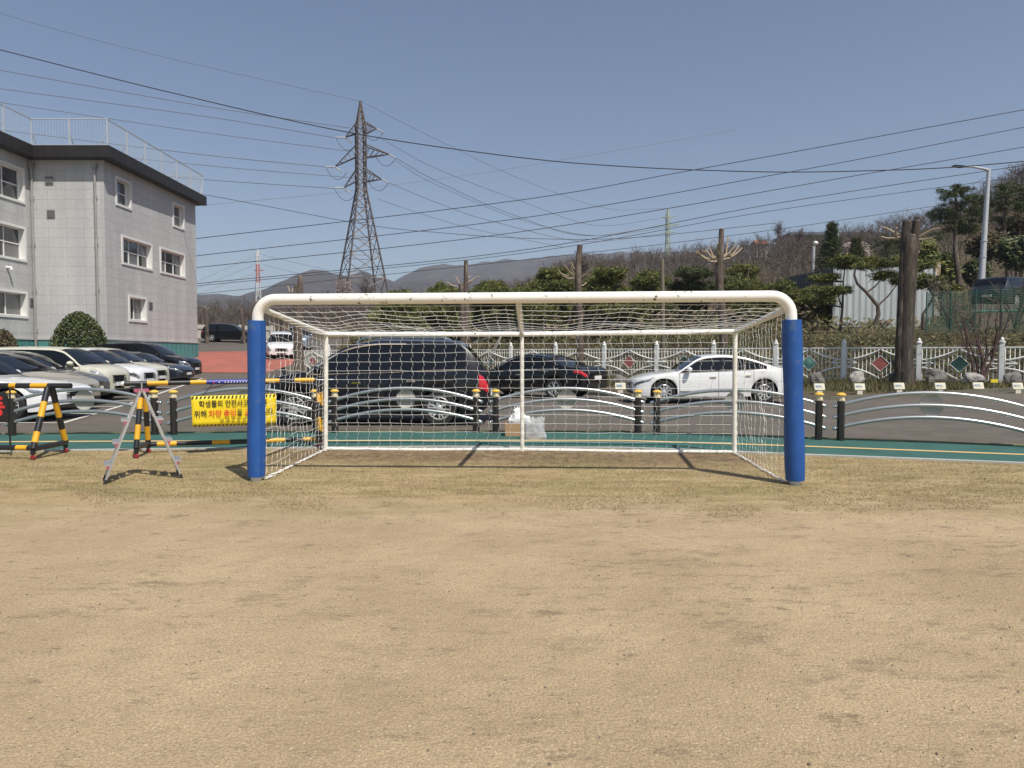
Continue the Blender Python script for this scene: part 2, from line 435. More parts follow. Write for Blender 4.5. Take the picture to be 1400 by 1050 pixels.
# short dry turf blades
def blades(mb,N,pos,h,wd,lean=.6,rng=R):
    for _ in range(N):
        p=pos()
        if p is None: continue
        a=rng.random()*2*PI; hh=h*(.5+rng.random()); d=Vector((math.cos(a),math.sin(a),0))*wd
        ln=Vector((rng.uniform(-1,1),rng.uniform(-1,1),0))*lean*hh
        o=len(mb.v); mb.v+=[p-d,p+d,p+ln+Vector((0,0,hh))]; mb.f.append([o,o+1,o+2]); mb.mi.append(0)
m_turf=leafmat('dry_turf_blades',(.42,.32,.175),.6,.9,(.22,.185,.085))
mb=MB()
def tp():
    Y=R.uniform(5.9,11.0); X=R.uniform(-.78,.78)*Y
    e=noise.noise(Vector((X*.7,Y*.7,3)))*1.3+noise.noise(Vector((X*2.2,Y*3,9)))*.9
    if Y+e<6.6: 
        if R.random()>.06: return None
    if noise.noise(Vector((X*1.1,Y*2.2,5)))>.22 and R.random()<.75: return None
    if abs(X)<3.1 and abs(Y-(10.0-.035*X))<.4 and R.random()<.8: return None
    yy=interp([(p.x,p.y) for p in NEARW],X)
    if Y>yy-.08: return None
    return Vector((X,Y,0))
blades(mb,110000,tp,.014,.003,1.9)
tag(mb.build('dry_turf',m_turf),kind='stuff')
# small stones on the sand
mb=MB()
for _ in range(2600):
    Y=1.9+4.8*R.random()**.8; X=R.uniform(-.8,.8)*Y; r=R.choice([.0025,.003,.004,.006])*R.uniform(.8,1.5)
    o=len(mb.v); p=Vector((X,Y,r*.3))
    for dx,dy,dz in ((1,0,0),(-.5,.8,0),(-.5,-.8,0),(0.1,0,1)): mb.v.append(p+Vector((dx*R.uniform(.7,1.3),dy,dz*.8))*r)
    for f in ((0,1,3),(1,2,3),(2,0,3)): mb.f.append([o+i for i in f]); mb.mi.append(0)
tag(mb.build('grit',M('grit_stones',(.30,.24,.17),.9,island=.6)),kind='stuff')
# ------------------------------------------------------------------ soccer goal
m_padseam=M('dark_blue_seam',(.008,.05,.19),.6)
def goal():
    FL,FR=G(350.5,656.5),G(1087,662); BL,BR,BM=G(445,616),G(1004,620.5),G(714,616.5)
    root=thing('soccer_goal',((FL+FR)/2).to_tuple(),'white tubular soccer goal with blue padded posts and a white cord net','soccer goal')
    TL=P(352.5,409.5,FL.y); TR=P(1081,404.8,FR.y)
    r=.061; rc=.2
    path=[FL]
    ux=(TR-TL).normalized()
    dl=(TL-FL).normalized(); dr=(TR-FR).normalized()
    path.append(lerp(FL,TL,.5))
    for k in range(9):
        a=k/8*PI/2; path.append(TL-dl*rc+ux*rc+(-ux*math.cos(a)+dl*math.sin(a))*rc)
    N=14
    for k in range(1,N): path.append((TL+ux*rc).lerp(TR-ux*rc,k/N))
    for k in range(9):
        a=k/8*PI/2; path.append(TR-dr*rc-ux*rc+(ux*math.sin(a)+dr*math.cos(a))*rc)
    path+= [lerp(FR,TR,.5),FR]
    mb=MB(); mb.tube(path,r,20); mb.build('front_frame',m_goal,root,True)
    # weld seams on the bar
    for B0,T0,py in ((FL,P(351,438.5,FL.y),0),(FR,P(1082.5,437.5,FR.y),0)):
        mb=MB(); q=[]; rr=[]
        B1=B0+Vector((0,0,.045))
        for k in range(13):
            t=k/12; q.append(B1.lerp(T0,t)); rr.append((.098 if B0 is FL else .104)+.004*math.sin(t*9)-.004*(abs(t-.5)*2)**4)
        q=[q[0]]+q+[q[-1]]; rr=[.062]+rr+[.064]
        mb.tube(q,rr,24); 
        pd=mb.build('post_pad',m_pad,root,True,ang=50)
        mb=MB(); sd=1 if B0 is FL else -1
        mb.tube([q[i]+Vector((sd*(rr[i])*.78,-(rr[i])*.635,0)) for i in range(1,len(q)-1)],.0035,5); mb.build('pad_seam',m_padseam,pd,True)
    TBL,TBR,TBM=P(446,457,BL.y),P(1005,453.3,BR.y),P(713.5,457,BM.y)
    mb=MB(); mb.tube([TBL,TBL.lerp(TBM,.5),TBM,TBM.lerp(TBR,.5),TBR],.036,12); mb.build('back_bar',m_goal,root,True)
    for a,b in ((BL,TBL),(BM,TBM),(BR,TBR)):
        mb=MB(); mb.tube([a-Vector((0,0,.02)),a.lerp(b,.5),b],.033 if a is not BM else .03,12); mb.build('back_post',m_goalback,root,True)
    SL,SM,SR=P(362,424,FL.y+.05),P(709,415,(FL.y+FR.y)/2+.05),P(1071,425,FR.y+.05)
    for a,b in ((SL,TBL),(SM,TBM),(SR,TBR)):
        mb=MB(); mb.tube([a,a.lerp(b,.5),b],.033,12); mb.build('roof_strut',m_goalback,root,True)
    mb=MB(); mb.tube([BL+Vector((0,0,.025)),BL.lerp(BM,.5)+Vector((0,0,.012)),BM+Vector((0,0,.025)),BM.lerp(BR,.5)+Vector((0,0,.012)),BR+Vector((0,0,.025))],.026,10)
    mb.build('ground_bar',m_goalback,root,True)
    # net
    mb=MB(); rn=.0020
    def strand(pts,r_=rn):
        mb.tube(pts,r_,3,cap=False)
    def grid(p00,p10,p01,p11,nu,nv,zu=.012,zv=.004,sag=0,seed=0,jit=.012,dist=None):
        """u across, v down; strands in both directions with sag and hand-woven wobble"""
        def S(u,v):
            a=p00.lerp(p10,u).lerp(p01.lerp(p11,u),v)
            nz=Vector((noise.noise(Vector((u*nu*.35,v*nv*.35,seed))),noise.noise(Vector((u*nu*.35,v*nv*.35,seed+9))),noise.noise(Vector((u*nu*.35,v*nv*.35,seed+17)))))
            edge=min(1,6*u,6*(1-u))*min(1,6*v,6*(1-v))
            a=a+nz*jit*3*edge
            if sag: a=a-Vector((0,0,sag))*4*v*(1-v)*(.75+.25*math.sin(u*nu*.6))
            return a
        ud=(p10-p00).normalized()
        for i in range(nu+1):
            pts=[]
            for k in range(nv*3+1):
                j,ph=divmod(k,3); q=S(i/nu,k/(nv*3))
                wob=(0,zu,-zu*.7)[ph]*(1+.6*noise.noise(Vector((i*1.7,j*2.3,seed+4))))
                pts.append(q+ud*wob)
            strand(pts)
        for j in range(nv+1):
            pts=[S(i/(nu*2),j/nv)-Vector((0,0,zv if i%2 else 0)) for i in range(nu*2+1)]
            strand(pts,rn*(1.6 if j in(0,nv) else .95))
    D=Vector((0,0,.06))
    grid(TBL-D*.4,TBR-D*.4,BL+Vector((0,0,.03)),BR+Vector((0,0,.03)),37,13,.016,.003,seed=1,jit=.007)
    top=P(360,420,FL.y+.02),P(1074,416,FR.y+.02)
    half=lambda a,b: a.lerp(b,.5)
    tm=P(709,417.5,(FL.y+FR.y)/2+.02)
    grid(top[0],tm,TBL,TBM,20,12,.012,.004,sag=.10,seed=2)
    grid(tm,top[1],TBM,TBR,20,12,.012,.004,sag=.10,seed=3)
    for A,B,Tb,Bb,sd in ((top[0],FL+Vector((.1,.05,.03)),TBL,BL,4),(top[1],FR+Vector((-.1,.05,.03)),TBR,BR,5)):
        grid(A,Tb,B,Bb+Vector((0,0,.02)),15,14,.016,.006,seed=sd,jit=.022)
    # gathered cord lying along the foot of each side
    for A,B in ((FL,BL),(FR,BR)):
        for q in range(4):
            pts=[]
            for k in range(41):
                t=k/40; p=A.lerp(B,t)+Vector((.10 if A is FL else -.10,0,0))*(1-t)
                pts.append(p+Vector((R.uniform(-.03,.03),R.uniform(-.03,.03),.012+.02*R.random())))
            strand(pts,.0035)
    for q in range(26):
        p=BL.lerp(BR,(q+R.random())/26)+Vector((0,-.03,.03)); 
        strand([p+Vector((.03*math.cos(a),0,.03*math.sin(a))) for a in [k*PI/4 for k in range(9)]],.003)
    mb.build('net',m_net,root)
goal()
# ------------------------------------------------------------------ arched steel railing
m_cap=M('cream_cap',(.72,.62,.40),.5); m_capy=M('yellow_cap_band',(.70,.42,.06),.5)
m_post=M('dark_brown_post',(.022,.018,.016),.45,var=.2,vs=5)
m_disc=M('grey_disc',(.43,.40,.355),.6,.0,var=.08,vs=4)
def railing(pl,pr,label,right_post=True):
    A,B=G(*pl),G(*pr); 
    root=thing('railing_section',((A+B)/2).to_tuple(),label,'railing','arched steel railing sections along the green track')
    d=(B-A).normalized(); hp=.66; back=Vector((-d.y,d.x,0))
    for q in (A,B):
        mb=MB(); mb.lathe([(0,0),(.062,0),(.062,hp),(0,hp)],q,n=8); 
        po=mb.build('post',m_post,root,False)
        mb=MB(); mb.lathe([(0,hp),(.066,hp),(.070,hp+.018),(.070,hp+.022)],q,n=8); mb.lathe([(.058,hp+.022),(.052,hp+.085),(.05,hp+.085)],q,n=8)
        mb.build('cap',m_cap,po)
        mb=MB(); mb.lathe([(.052,hp+.085),(.080,hp+.095),(.080,hp+.105),(.045,hp+.135),(0,hp+.14)],q,n=8); mb.build('cap_band',m_capy,po)
    L=(B-A).length
    for zend,zmid in ((.60,.815),(.42,.62),(.235,.43)):
        pts=[]
        for k in range(25):
            t=k/24; s=lerp(-.095,L+.095,t)
            u=max(0,min(1,s/L)); z=zend+(zmid-zend)*(1-(2*u-1)**2)
            if s<0 or s>L: z=zend+ (s if s<0 else L-s)*.3
            pts.append(A+d*s+Vector((0,0,z))-back*.0)
        mb=MB(); mb.tube(pts,.030,12); mb.build('rail',m_steel,root,True)
        for e,sg in ((pts[0],-1),(pts[-1],1)):
            mb=MB(); mb.blob(e,(.034,.034,.034),1,0,2); mb.build('rail_end_ball',m_chrome,root,True)
    c=A.lerp(B,.5)+Vector((0,0,.62))+back*.035
    rot=Vector((0,0,1)).rotation_difference(-back).to_matrix()
    mb=MB(); mb.lathe([(0,.008),(.155,.008),(.163,.012),(.172,.012),(.172,-.008),(0,-.008)],c,n=36,rot=rot); mb.build('disc',m_disc,root,True)
    return root
pp=[(-176,598),(17,596.3),(212,595),(238,595),(431,593),(458,592.3),(651,592.3),(678,592.5),(872,593.8),(898,594.7),(1119,602),(1149,603.2),(1398,612.5)]
railing((-170,598),(-9,596.6),'arched steel railing section cut by the left edge of the photo')
railing(pp[1],pp[2],'arched steel railing section behind the yellow and black barricade and ladder at left')
railing(pp[3],pp[4],'arched steel railing section behind the yellow warning banner')
railing(pp[5],pp[6],'arched steel railing section before the black SUV behind the left half of the net')
railing(pp[7],pp[8],'arched steel railing section behind the cardboard box and clear bag in the net')
railing(pp[9],pp[10],'arched steel railing section in front of the white sedan')
railing(pp[11],(1408,613),'arched steel railing section right of the goal with bright reflections')
# ------------------------------------------------------------------ striped tube helper
def stripes(pts,r,cuts,cols,name,parent,n=12):
    """one tube whose paint alternates at the given lengths"""
    A,B=Vector(pts[0]),Vector(pts[1]); mb=MB(); mats=[m_black,m_yel,m_blue]
    t=[0]+cuts+[1]
    for i,(a,b) in enumerate(zip(t,t[1:])):
        mb.cur=cols[i]; mb.tube([A.lerp(B,a),A.lerp(B,b)],r,n,cap=(i in (0,len(t)-2)))
    return mb.build(name,mats,parent,True)
m_blue=M('blue_sticker',(.04,.05,.30),.4)
m_signblk=M('black_sign_board',(.012,.012,.014),.45)
m_signred=M('red_lettering',(.62,.03,.03),.5)
m_signyel=M('yellow_banner_vinyl',(.80,.60,.015),.5,var=.05,vs=3)
m_ink=M('black_ink',(.02,.018,.015),.6); m_inkred=M('red_ink',(.66,.07,.02),.6); m_inkw=M('white_ink',(.8,.8,.8),.6)
def caster(p,parent):
    mb=MB(); mb.bar(p+Vector((0,0,.075)),p+Vector((0,0,.13)),.045,.045,up=(0,1,0)); cb=mb.build('caster',m_black,parent)
    mb=MB(); mb.lathe([(0,-.016),(.028,-.016),(.036,-.008),(.036,.008),(.028,.016),(0,.016)],p+Vector((0,0,.038)),'y',14); mb.build('caster_wheel',m_redp,cb,True)
# left barricade
f1,f2=G(45.5,629),G(90,619); Ya=(f1.y+f2.y)/2
root=thing('barricade',((f1+f2)/2).to_tuple(),'yellow and black tubular barricade on red casters carrying the black sign at left','barricade','striped rolling barricades')
ap=P(67,528,Ya); barL=ap+Vector((-3.0,.25,0))
stripes((barL,P(97,527.5,Ya)),.037,[.2,.35,.5,.62,.73,.78-.02,.855-.03,.90],[0,1,0,1,0,1,0,1,0],'top_bar',root)
lo1=f1+Vector((0,0,.15)); lo2=f2+Vector((0,0,.15))
stripes((ap+Vector((-.02,0,-.02)),lo1),.04,[.24,.49,.73,.9],[0,1,0,1,0],'leg',root)
stripes((ap+Vector((.02,.03,-.02)),lo2),.04,[.26,.52,.74,.95],[0,1,0,1,0],'leg',root)
stripes((lo1,lo2),.04,[.5],[0,0],'foot_bar',root)
mlo=lo1.lerp(lo2,.12)
stripes((mlo+Vector((-2.9,.2,.02)),mlo),.037,[.3,.45,.6,.8,.9,.955],[0,1,0,1,0,1,0],'bottom_bar',root)
lo1b,lo2b=lo1+Vector((-2.7,.2,0)),lo2+Vector((-2.7,.2,0)); apb=ap+Vector((-2.65,.22,0))
stripes((apb,lo1b),.04,[.24,.49,.73,.9],[0,1,0,1,0],'leg',root); stripes((apb,lo2b),.04,[.24,.49,.73,.9],[0,1,0,1,0],'leg',root)
for q in (f1,f2,f1+Vector((-2.7,.2,0)),f2+Vector((-2.7,.2,0))): caster(Vector((q.x,q.y,0)),root)
mb=MB(); a=P(13.5,530,Ya); mb.tube([a,P(14,609,Ya)],.012,8); mb.build('hanger_rod',m_black,root,True)
c0=P(12,541,Ya-.02); c1=P(10,576.5,Ya-.02)
sg=thing('warning_sign',(c0.x-.55,c0.y,(c0.z+c1.z)/2),'black board with red lettering hung in the barricade, cut by the left edge','sign')
mb=MB(); mb.box((c0.x-.62,c0.y-.03,(c0.z+c1.z)/2),(1.26,.012,c0.z-c1.z)); mb.build('board',m_signblk,sg)
p=P(-3.5,557.5,Ya-.02)
text_mesh('동',.30,m_signred,Matrix.Translation(Vector((p.x-sg.location.x,-.04,p.z-sg.location.z)))@Matrix.Rotation(PI/2,4,'X'),'lettering',sg,.03)
# right barricade
g1,g2=G(186.5,627),G(203,619.5); h1,h2=G(436,612.5),G(441,607)
Yb=(g1.y+g2.y)/2; Yc=(h1.y+h2.y)/2
apL=P(195,528,Yb); apR=P(436.5,521.5,Yc)
root=thing('barricade',((g1+h2)/2).to_tuple(),'yellow and black tubular barricade carrying the yellow Korean banner beside the blue goal post','barricade','striped rolling barricades')
tl,tr=P(168,524.8,Yb),P(433,519.3,Yc)
stripes((tl,tr),.034,[.115,.215,.325,.405,.70,.79,.875,.985],[0,1,0,1,2,1,0,1,0],'top_bar',root)
mb=MB(); mb.tube([tr,tr+(tr-tl).normalized()*.25],.008,8); mb.build('bar_pin',m_galv,root,True)
mb=MB(); mb.lathe([(.02,0),(.036,0),(.036,.03)],tl+Vector((-.001,0,0)),'x',14); mb.build('bar_end_cap',m_white,root,True)
for ap_,(q1,q2) in ((apL,(g1,g2)),(apR,(h1,h2))):
    stripes((ap_+Vector((-.01,-.02,-.02)),q1+Vector((0,0,.14))),.036,[.17,.36,.62,.86],[0,1,0,1,0],'leg',root)
    stripes((ap_+Vector((.01,.03,-.02)),q2+Vector((0,0,.12))),.036,[.17,.40,.66,.9],[0,1,0,1,0],'leg',root)
    stripes((q1+Vector((0,0,.15)),q2+Vector((0,0,.14))),.036,[.5],[0,0],'foot_bar',root)
    for q in (q1,q2): caster(Vector((q.x,q.y,0)),root)
stripes((P(197,607.8,g2.y),P(437,600,Yc)),.034,[.07,.175,.37,.47,.68,.79,.9],[0,1,0,1,0,1,0,1],'bottom_bar',root)
# marks on the blue sticker: triangle and lettering strips
dirb=(tr-tl).normalized(); Lb=(tr-tl).length
def onbar(t,up=0): return tl+dirb*(Lb*t)+Vector((0,-.0352,up))
mb=MB()
for t0 in [ .475+.0155*i for i in range(14)]:
    if R.random()<.12: continue
    p=onbar(t0,-.004); mb.box(p,(.026,.003,.018)); 
mb.build('sticker_lettering',m_inkw,root)
mb=MB(); p=onbar(.447,-.004); mb.add([p+Vector((-.022,-.001,-.014)),p+Vector((.022,-.001,-.014)),p+Vector((0,-.001,.018))],[(0,1,2)]); mb.build('sticker_triangle',m_inkred,root)
# banner
qa,qb,qc,qd=P(261,541.8,Yb+.05),P(377.5,538.3,Yc-.35),P(377.8,580.5,Yc-.35),P(263.2,584,Yb+.05)
bn=thing('warning_banner',((qa+qc)/2).to_tuple(),'yellow vinyl banner with black and red Korean lettering hung on the barricade','banner')
mb=MB(); K=20; J=6
bd=(qb-qa).normalized(); bnrm=Vector((bd.y,-bd.x,0)).normalized()
for j in range(J+1):
    for i in range(K+1):
        u,v=i/K,j/J; p=qa.lerp(qb,u).lerp(qd.lerp(qc,u),v)+bnrm*(.006*math.sin(u*7+v)+.004*math.sin(v*5))
        mb.v+= [p]
for j in range(J):
    for i in range(K):
        a=j*(K+1)+i; mb.f.append([a,a+K+1,a+K+2,a+1]); mb.mi.append(0)
sheet=mb.build('banner_sheet',m_signyel,bn,True)
md=sheet.modifiers.new('thick','SOLIDIFY'); md.thickness=.003
W_=(qb-qa).length; H_=((qa-qd).length+(qb-qc).length)/2
upv=(qa-qd).normalized(); cen=(qa+qb+qc+qd)/4+bnrm*.018
rotm=Matrix((bd,upv,bnrm)).transposed().to_4x4()
def btext(s,x,y,size,mat,wt,width,name='lettering'):
    p=cen+bd*((x-.5)*W_)+upv*((y-.5)*H_)-bn.location
    return text_mesh(s,size,mat,Matrix.Translation(p)@rotm,name,bn,wt,.0008,width)
btext('학생들의 안전사고 예방을',.485,.725,.108,m_ink,.009,W_*.80)
btext('위해',.095,.415,.108,m_ink,.009,W_*.135)
btext('차량 출입',.345,.415,.108,m_inkred,.009,W_*.31)
btext('을',.548,.415,.108,m_ink,.009,W_*.062)
btext('금지',.675,.415,.108,m_inkred,.009,W_*.135)
btext('합니다.',.865,.415,.108,m_ink,.009,W_*.20)
btext('창 패 초 등 학 교',.50,.185,.058,m_ink,.002,W_*.37)
mb=MB()
for e,(a,b) in enumerate(((qa,qb),(qd,qc))):
    mb=MB()
    sgn=-1 if e==0 else 1
    for i in range(22):
        u=(i+.25)/22; u2=u+.022; dd=upv*sgn
        o=bnrm*.017
        p1=a.lerp(b,u)+dd*.005+o; p2=a.lerp(b,u2)+dd*.005+o; sh=bd*.02*(-sgn if e else 1)*-1
        mb.add([p1,p2,p2+dd*.028+bd*.018*(1 if e else -1),p1+dd*.028+bd*.018*(1 if e else -1)],[(0,1,2,3)])
    mb.build('hazard_border',m_ink,bn)
mb=MB()
for t in (.13,.87):
    p=qa.lerp(qb,t); bt=tl+dirb*((p.x-tl.x)/dirb.x)-Vector((0,0,.03)); mb.tube([p,bt],.006,6)
mb.build('tie_wire',m_black,bn)
# ------------------------------------------------------------------ step ladder
def ladder():
    a,b=G(143,662),G(248.5,653.5); mid=(a+b)/2; ax=Vector((-.50,.86,0)).normalized()
    root=thing('step_ladder',mid.to_tuple(),'open aluminium step ladder with pink plastic step corners standing on the dry grass','ladder')
    top=P(194,534.5,mid.y+.02); wd=.36
    u=(b-a).normalized()
    m_pink=M('pink_plastic_corner',(.36,.09,.13),.5,var=.3,vs=20)
    for sgn,foot in ((-1,a),(1,b)):
        t0=top+u*.015*sgn; ft=foot+ax*0
        tt=t0+ax*.06
        far=foot+ax*wd
        for p,q in ((foot,t0),(far,t0+ax*(wd-.10))):
            mb=MB(); mb.bar(p+Vector((0,0,.012)),q,.022,.045,up=ax); mb.build('side_rail',m_alu,root)
            mb=MB(); mb.bar(p,p+(q-p).normalized()*.05,.03,.052,up=ax); mb.build('foot',m_plastic,root)
        for k in range(3):
            t=.2+.24*k
            p=foot.lerp(t0,t); q=far.lerp(t0+ax*(wd-.10),t)
            mb=MB(); mb.bar(p+u*sgn*.035,q+u*sgn*.035,.085,.022); st=mb.build('step',m_alu,root)
            for e in (p,q):
                mb=MB(); mb.add([e+u*sgn*.0+Vector((0,0,-.01)),e+u*sgn*.06+Vector((0,0,-.01)),e+u*sgn*.045+Vector((0,0,-.055)),
                    e+ax*.02+Vector((0,0,-.01)),e+u*sgn*.06+ax*.02+Vector((0,0,-.01)),e+u*sgn*.045+ax*.02+Vector((0,0,-.055))],[(0,1,2),(5,4,3),(0,3,4,1),(1,4,5,2),(2,5,3,0)])
                mb.build('step_corner',m_pink,st)
    mb=MB(); mb.bar(top+Vector((0,0,.0)),top+ax*(wd-.1),.15,.03); mb.build('top_platform',m_pink,root)
    mb=MB(); mb.tube([top+Vector((0,0,.0)),top+Vector((0,0,.09))],.008,8); mb.build('hinge_pin',m_alu,root)
ladder()
# ------------------------------------------------------------------ box and bags
def box_and_bags():
    b=G(708,597.3); w_=.44; d_=.32; h_=.235
    m_card=M('brown_cardboard',(.40,.25,.135),.85,var=.1,vs=6)
    root=thing('cardboard_box',b.to_tuple(),'open brown cardboard box on the green track behind the net','cardboard box')
    mb=MB(); t=.006
    for c,s in (((0,d_/2-.0,h_/2),(w_,t,h_)),((0,-d_/2,h_/2),(w_,t,h_)),((-w_/2+t,0,h_/2),(t,d_-t*1.2,h_-.002)),((w_/2-t,0,h_/2),(t,d_-t*1.2,h_-.002)),((0,0,t/2),(w_-.01,d_-.01,t))): mb.box(b+Vector((0,d_/2,0))+Vector(c),s)
    mb.build('carton',m_card,root)
    mb=MB(); mb.box(b+Vector((0,-.006,.045)),(w_*.98,.004,.075)); mb.build('lower_flap',m_card,root)
    m_bagw=M('white_plastic_bag',(.80,.80,.78),.35,coat=.2)
    bc=b+Vector((.01,d_/2,h_+.06))
    wb=thing('plastic_bag',bc.to_tuple(),'crumpled white plastic bag sitting in the cardboard box','plastic bag')
    mb=MB(); mb.blob(bc+Vector((.02,0,-.02)),(.19,.12,.12),3,.35,3,2.2); mb.blob(bc+Vector((0,0,.10)),(.095,.07,.10),5,.5,3,2.5); mb.build('bag_body',m_bagw,wb,True)
    mb=MB()
    for s in (-.05,.05):
        mb.tube([bc+Vector((s,0,.16)),bc+Vector((s*1.4,.0,.22)),bc+Vector((s*.4,0,.235)),bc+Vector((s*.2,0,.17))],.008,6)
    mb.build('bag_handle',m_bagw,wb,True)
    # clear bag
    m_clear=bpy.data.materials.new('clear_plastic_film'); m_clear.use_nodes=True; n,l=nt(m_clear); pb=n['Principled BSDF']
    pb.inputs['Base Color'].default_value=(.80,.82,.84,1); pb.inputs['Roughness'].default_value=.12; pb.inputs['Alpha'].default_value=.38; pb.inputs['Specular IOR Level'].default_value=.9
    m_fill=M('grey_shredded_filling',(.20,.20,.19),.6,island=.6)
    c=G(731,602.5); 
    cb=thing('clear_bag',c.to_tuple(),'bulging clear plastic bag of grey scraps beside the cardboard box','plastic bag')
    mb=MB(); K=28; Rr=[(.0,0),(.20,.0),(.215,.06),(.20,.14),(.18,.22),(.165,.28),(.17,.34),(.155,.38)]
    for j,(r_,z) in enumerate(Rr):
        for k in range(K):
            a=2*PI*k/K; q=1+.22*noise.noise(Vector((math.cos(a)*2.2,math.sin(a)*2.2,z*9+3)))
            zz=z*(1+.14*noise.noise(Vector((math.cos(a)*3,math.sin(a)*3,8)))) 
            mb.v.append(c+Vector((r_*q*math.cos(a)-.01,.12+.62*r_*q*math.sin(a),zz)))
    for j in range(len(Rr)-1):
        for k in range(K):
            mb.f.append([j*K+k,j*K+(k+1)%K,(j+1)*K+(k+1)%K,(j+1)*K+k]); mb.mi.append(0)
    mb.build('bag_film',m_clear,cb,False)
    mb=MB()
    for _ in range(420):
        a=R.random()*2*PI; z=.01+.27*R.random(); r_=.17*R.random()**.5*(1-.4*z)
        p=c+Vector((r_*math.cos(a)-.01,.12+.6*r_*math.sin(a),z)); d=Vector((R.uniform(-1,1),R.uniform(-1,1),R.uniform(-1,1))).normalized()*.03; e=d.orthogonal().normalized()*.009
        o=len(mb.v); mb.v+=[p-d-e,p+d-e,p+d+e,p-d+e]; mb.f.append([o,o+1,o+2,o+3]); mb.mi.append(0)
    mb.build('bag_filling',m_fill,cb)
box_and_bags()
# ------------------------------------------------------------------ school building
def tile_mat():
    m=bpy.data.materials.new('grey_wall_tiles'); m.use_nodes=True; n,l=nt(m); b=n['Principled BSDF']; b.inputs['Roughness'].default_value=.75
    g=n.new('ShaderNodeNewGeometry'); sp=n.new('ShaderNodeSeparateXYZ'); l.new(g.outputs['Position'],sp.inputs[0])
    ad=n.new('ShaderNodeMath'); l.new(sp.outputs[0],ad.inputs[0]); l.new(sp.outputs[1],ad.inputs[1])
    cb=n.new('ShaderNodeCombineXYZ'); l.new(ad.outputs[0],cb.inputs[0]); l.new(sp.outputs[2],cb.inputs[1])
    br=n.new('ShaderNodeTexBrick'); br.offset=0; br.inputs['Scale'].default_value=1; br.inputs['Brick Width'].default_value=.98; br.inputs['Row Height'].default_value=.52
    br.inputs['Mortar Size'].default_value=.012; br.inputs['Color1'].default_value=(.49,.488,.478,1); br.inputs['Color2'].default_value=(.525,.522,.51,1); br.inputs['Mortar'].default_value=(.38,.38,.375,1); br.inputs['Bias'].default_value=0
    l.new(cb.outputs[0],br.inputs['Vector'])
    t=n.new('ShaderNodeTexNoise'); t.inputs['Scale'].default_value=6; t.inputs['Detail'].default_value=7; t.inputs['Roughness'].default_value=.75; l.new(g.outputs['Position'],t.inputs[0])
    mp=n.new('ShaderNodeMapping'); mp.inputs['Scale'].default_value=(1.2,1.2,.12); l.new(g.outputs['Position'],mp.inputs[0])
    t2=n.new('ShaderNodeTexNoise'); t2.inputs['Scale'].default_value=1.1; t2.inputs['Detail'].default_value=4; l.new(mp.outputs[0],t2.inputs[0])
    mr=n.new('ShaderNodeMapRange'); mr.inputs[1].default_value=.3; mr.inputs[2].default_value=.7; mr.inputs[3].default_value=.86; mr.inputs[4].default_value=1.1; l.new(t.outputs[0],mr.inputs[0])
    mr2=n.new('ShaderNodeMapRange'); mr2.inputs[1].default_value=.35; mr2.inputs[2].default_value=.7; mr2.inputs[3].default_value=.88; mr2.inputs[4].default_value=1.06; l.new(t2.outputs[0],mr2.inputs[0])
    mu=n.new('ShaderNodeMath'); mu.operation='MULTIPLY'; l.new(mr.outputs[0],mu.inputs[0]); l.new(mr2.outputs[0],mu.inputs[1])
    sc_=n.new('ShaderNodeVectorMath'); sc_.operation='SCALE'; l.new(br.outputs['Color'],sc_.inputs[0]); l.new(mu.outputs[0],sc_.inputs['Scale']); l.new(sc_.outputs[0],b.inputs['Base Color'])
    return m
def teal_mat():
    m=M('teal_plinth_boards',(.075,.24,.225),.7,var=.18,vs=1.5); n,l=nt(m); b=n['Principled BSDF']
    prev=b.inputs['Base Color'].links[0].from_socket
    g=n.new('ShaderNodeNewGeometry'); sp=n.new('ShaderNodeSeparateXYZ'); l.new(g.outputs['Position'],sp.inputs[0])
    ad=n.new('ShaderNodeMath'); l.new(sp.outputs[0],ad.inputs[0]); l.new(sp.outputs[1],ad.inputs[1])
    fr=n.new('ShaderNodeMath'); fr.operation='FRACT'; ml=n.new('ShaderNodeMath'); ml.operation='MULTIPLY'; ml.inputs[1].default_value=1.7; l.new(ad.outputs[0],ml.inputs[0]); l.new(ml.outputs[0],fr.inputs[0])
    lt=n.new('ShaderNodeMath'); lt.operation='LESS_THAN'; lt.inputs[1].default_value=.08; l.new(fr.outputs[0],lt.inputs[0])
    mx=n.new('ShaderNodeMix'); mx.data_type='RGBA'; l.new(lt.outputs[0],mx.inputs[0]); l.new(prev,mx.inputs[6]); mx.inputs[7].default_value=(.03,.09,.085,1); l.new(mx.outputs[2],b.inputs['Base Color'])
    return m
m_tile=tile_mat(); m_teal=teal_mat()
m_fascia=M('dark_fascia_metal',(.028,.024,.022),.5,.2,var=.15,vs=2)
m_wframe=M('white_window_frame',(.72,.71,.68),.5)
m_pane=M('window_pane',(.035,.04,.045),.06,0,coat=.5,spec=.7)
m_blind=M('grey_blind_pane',(.16,.16,.155),.35,coat=.6)
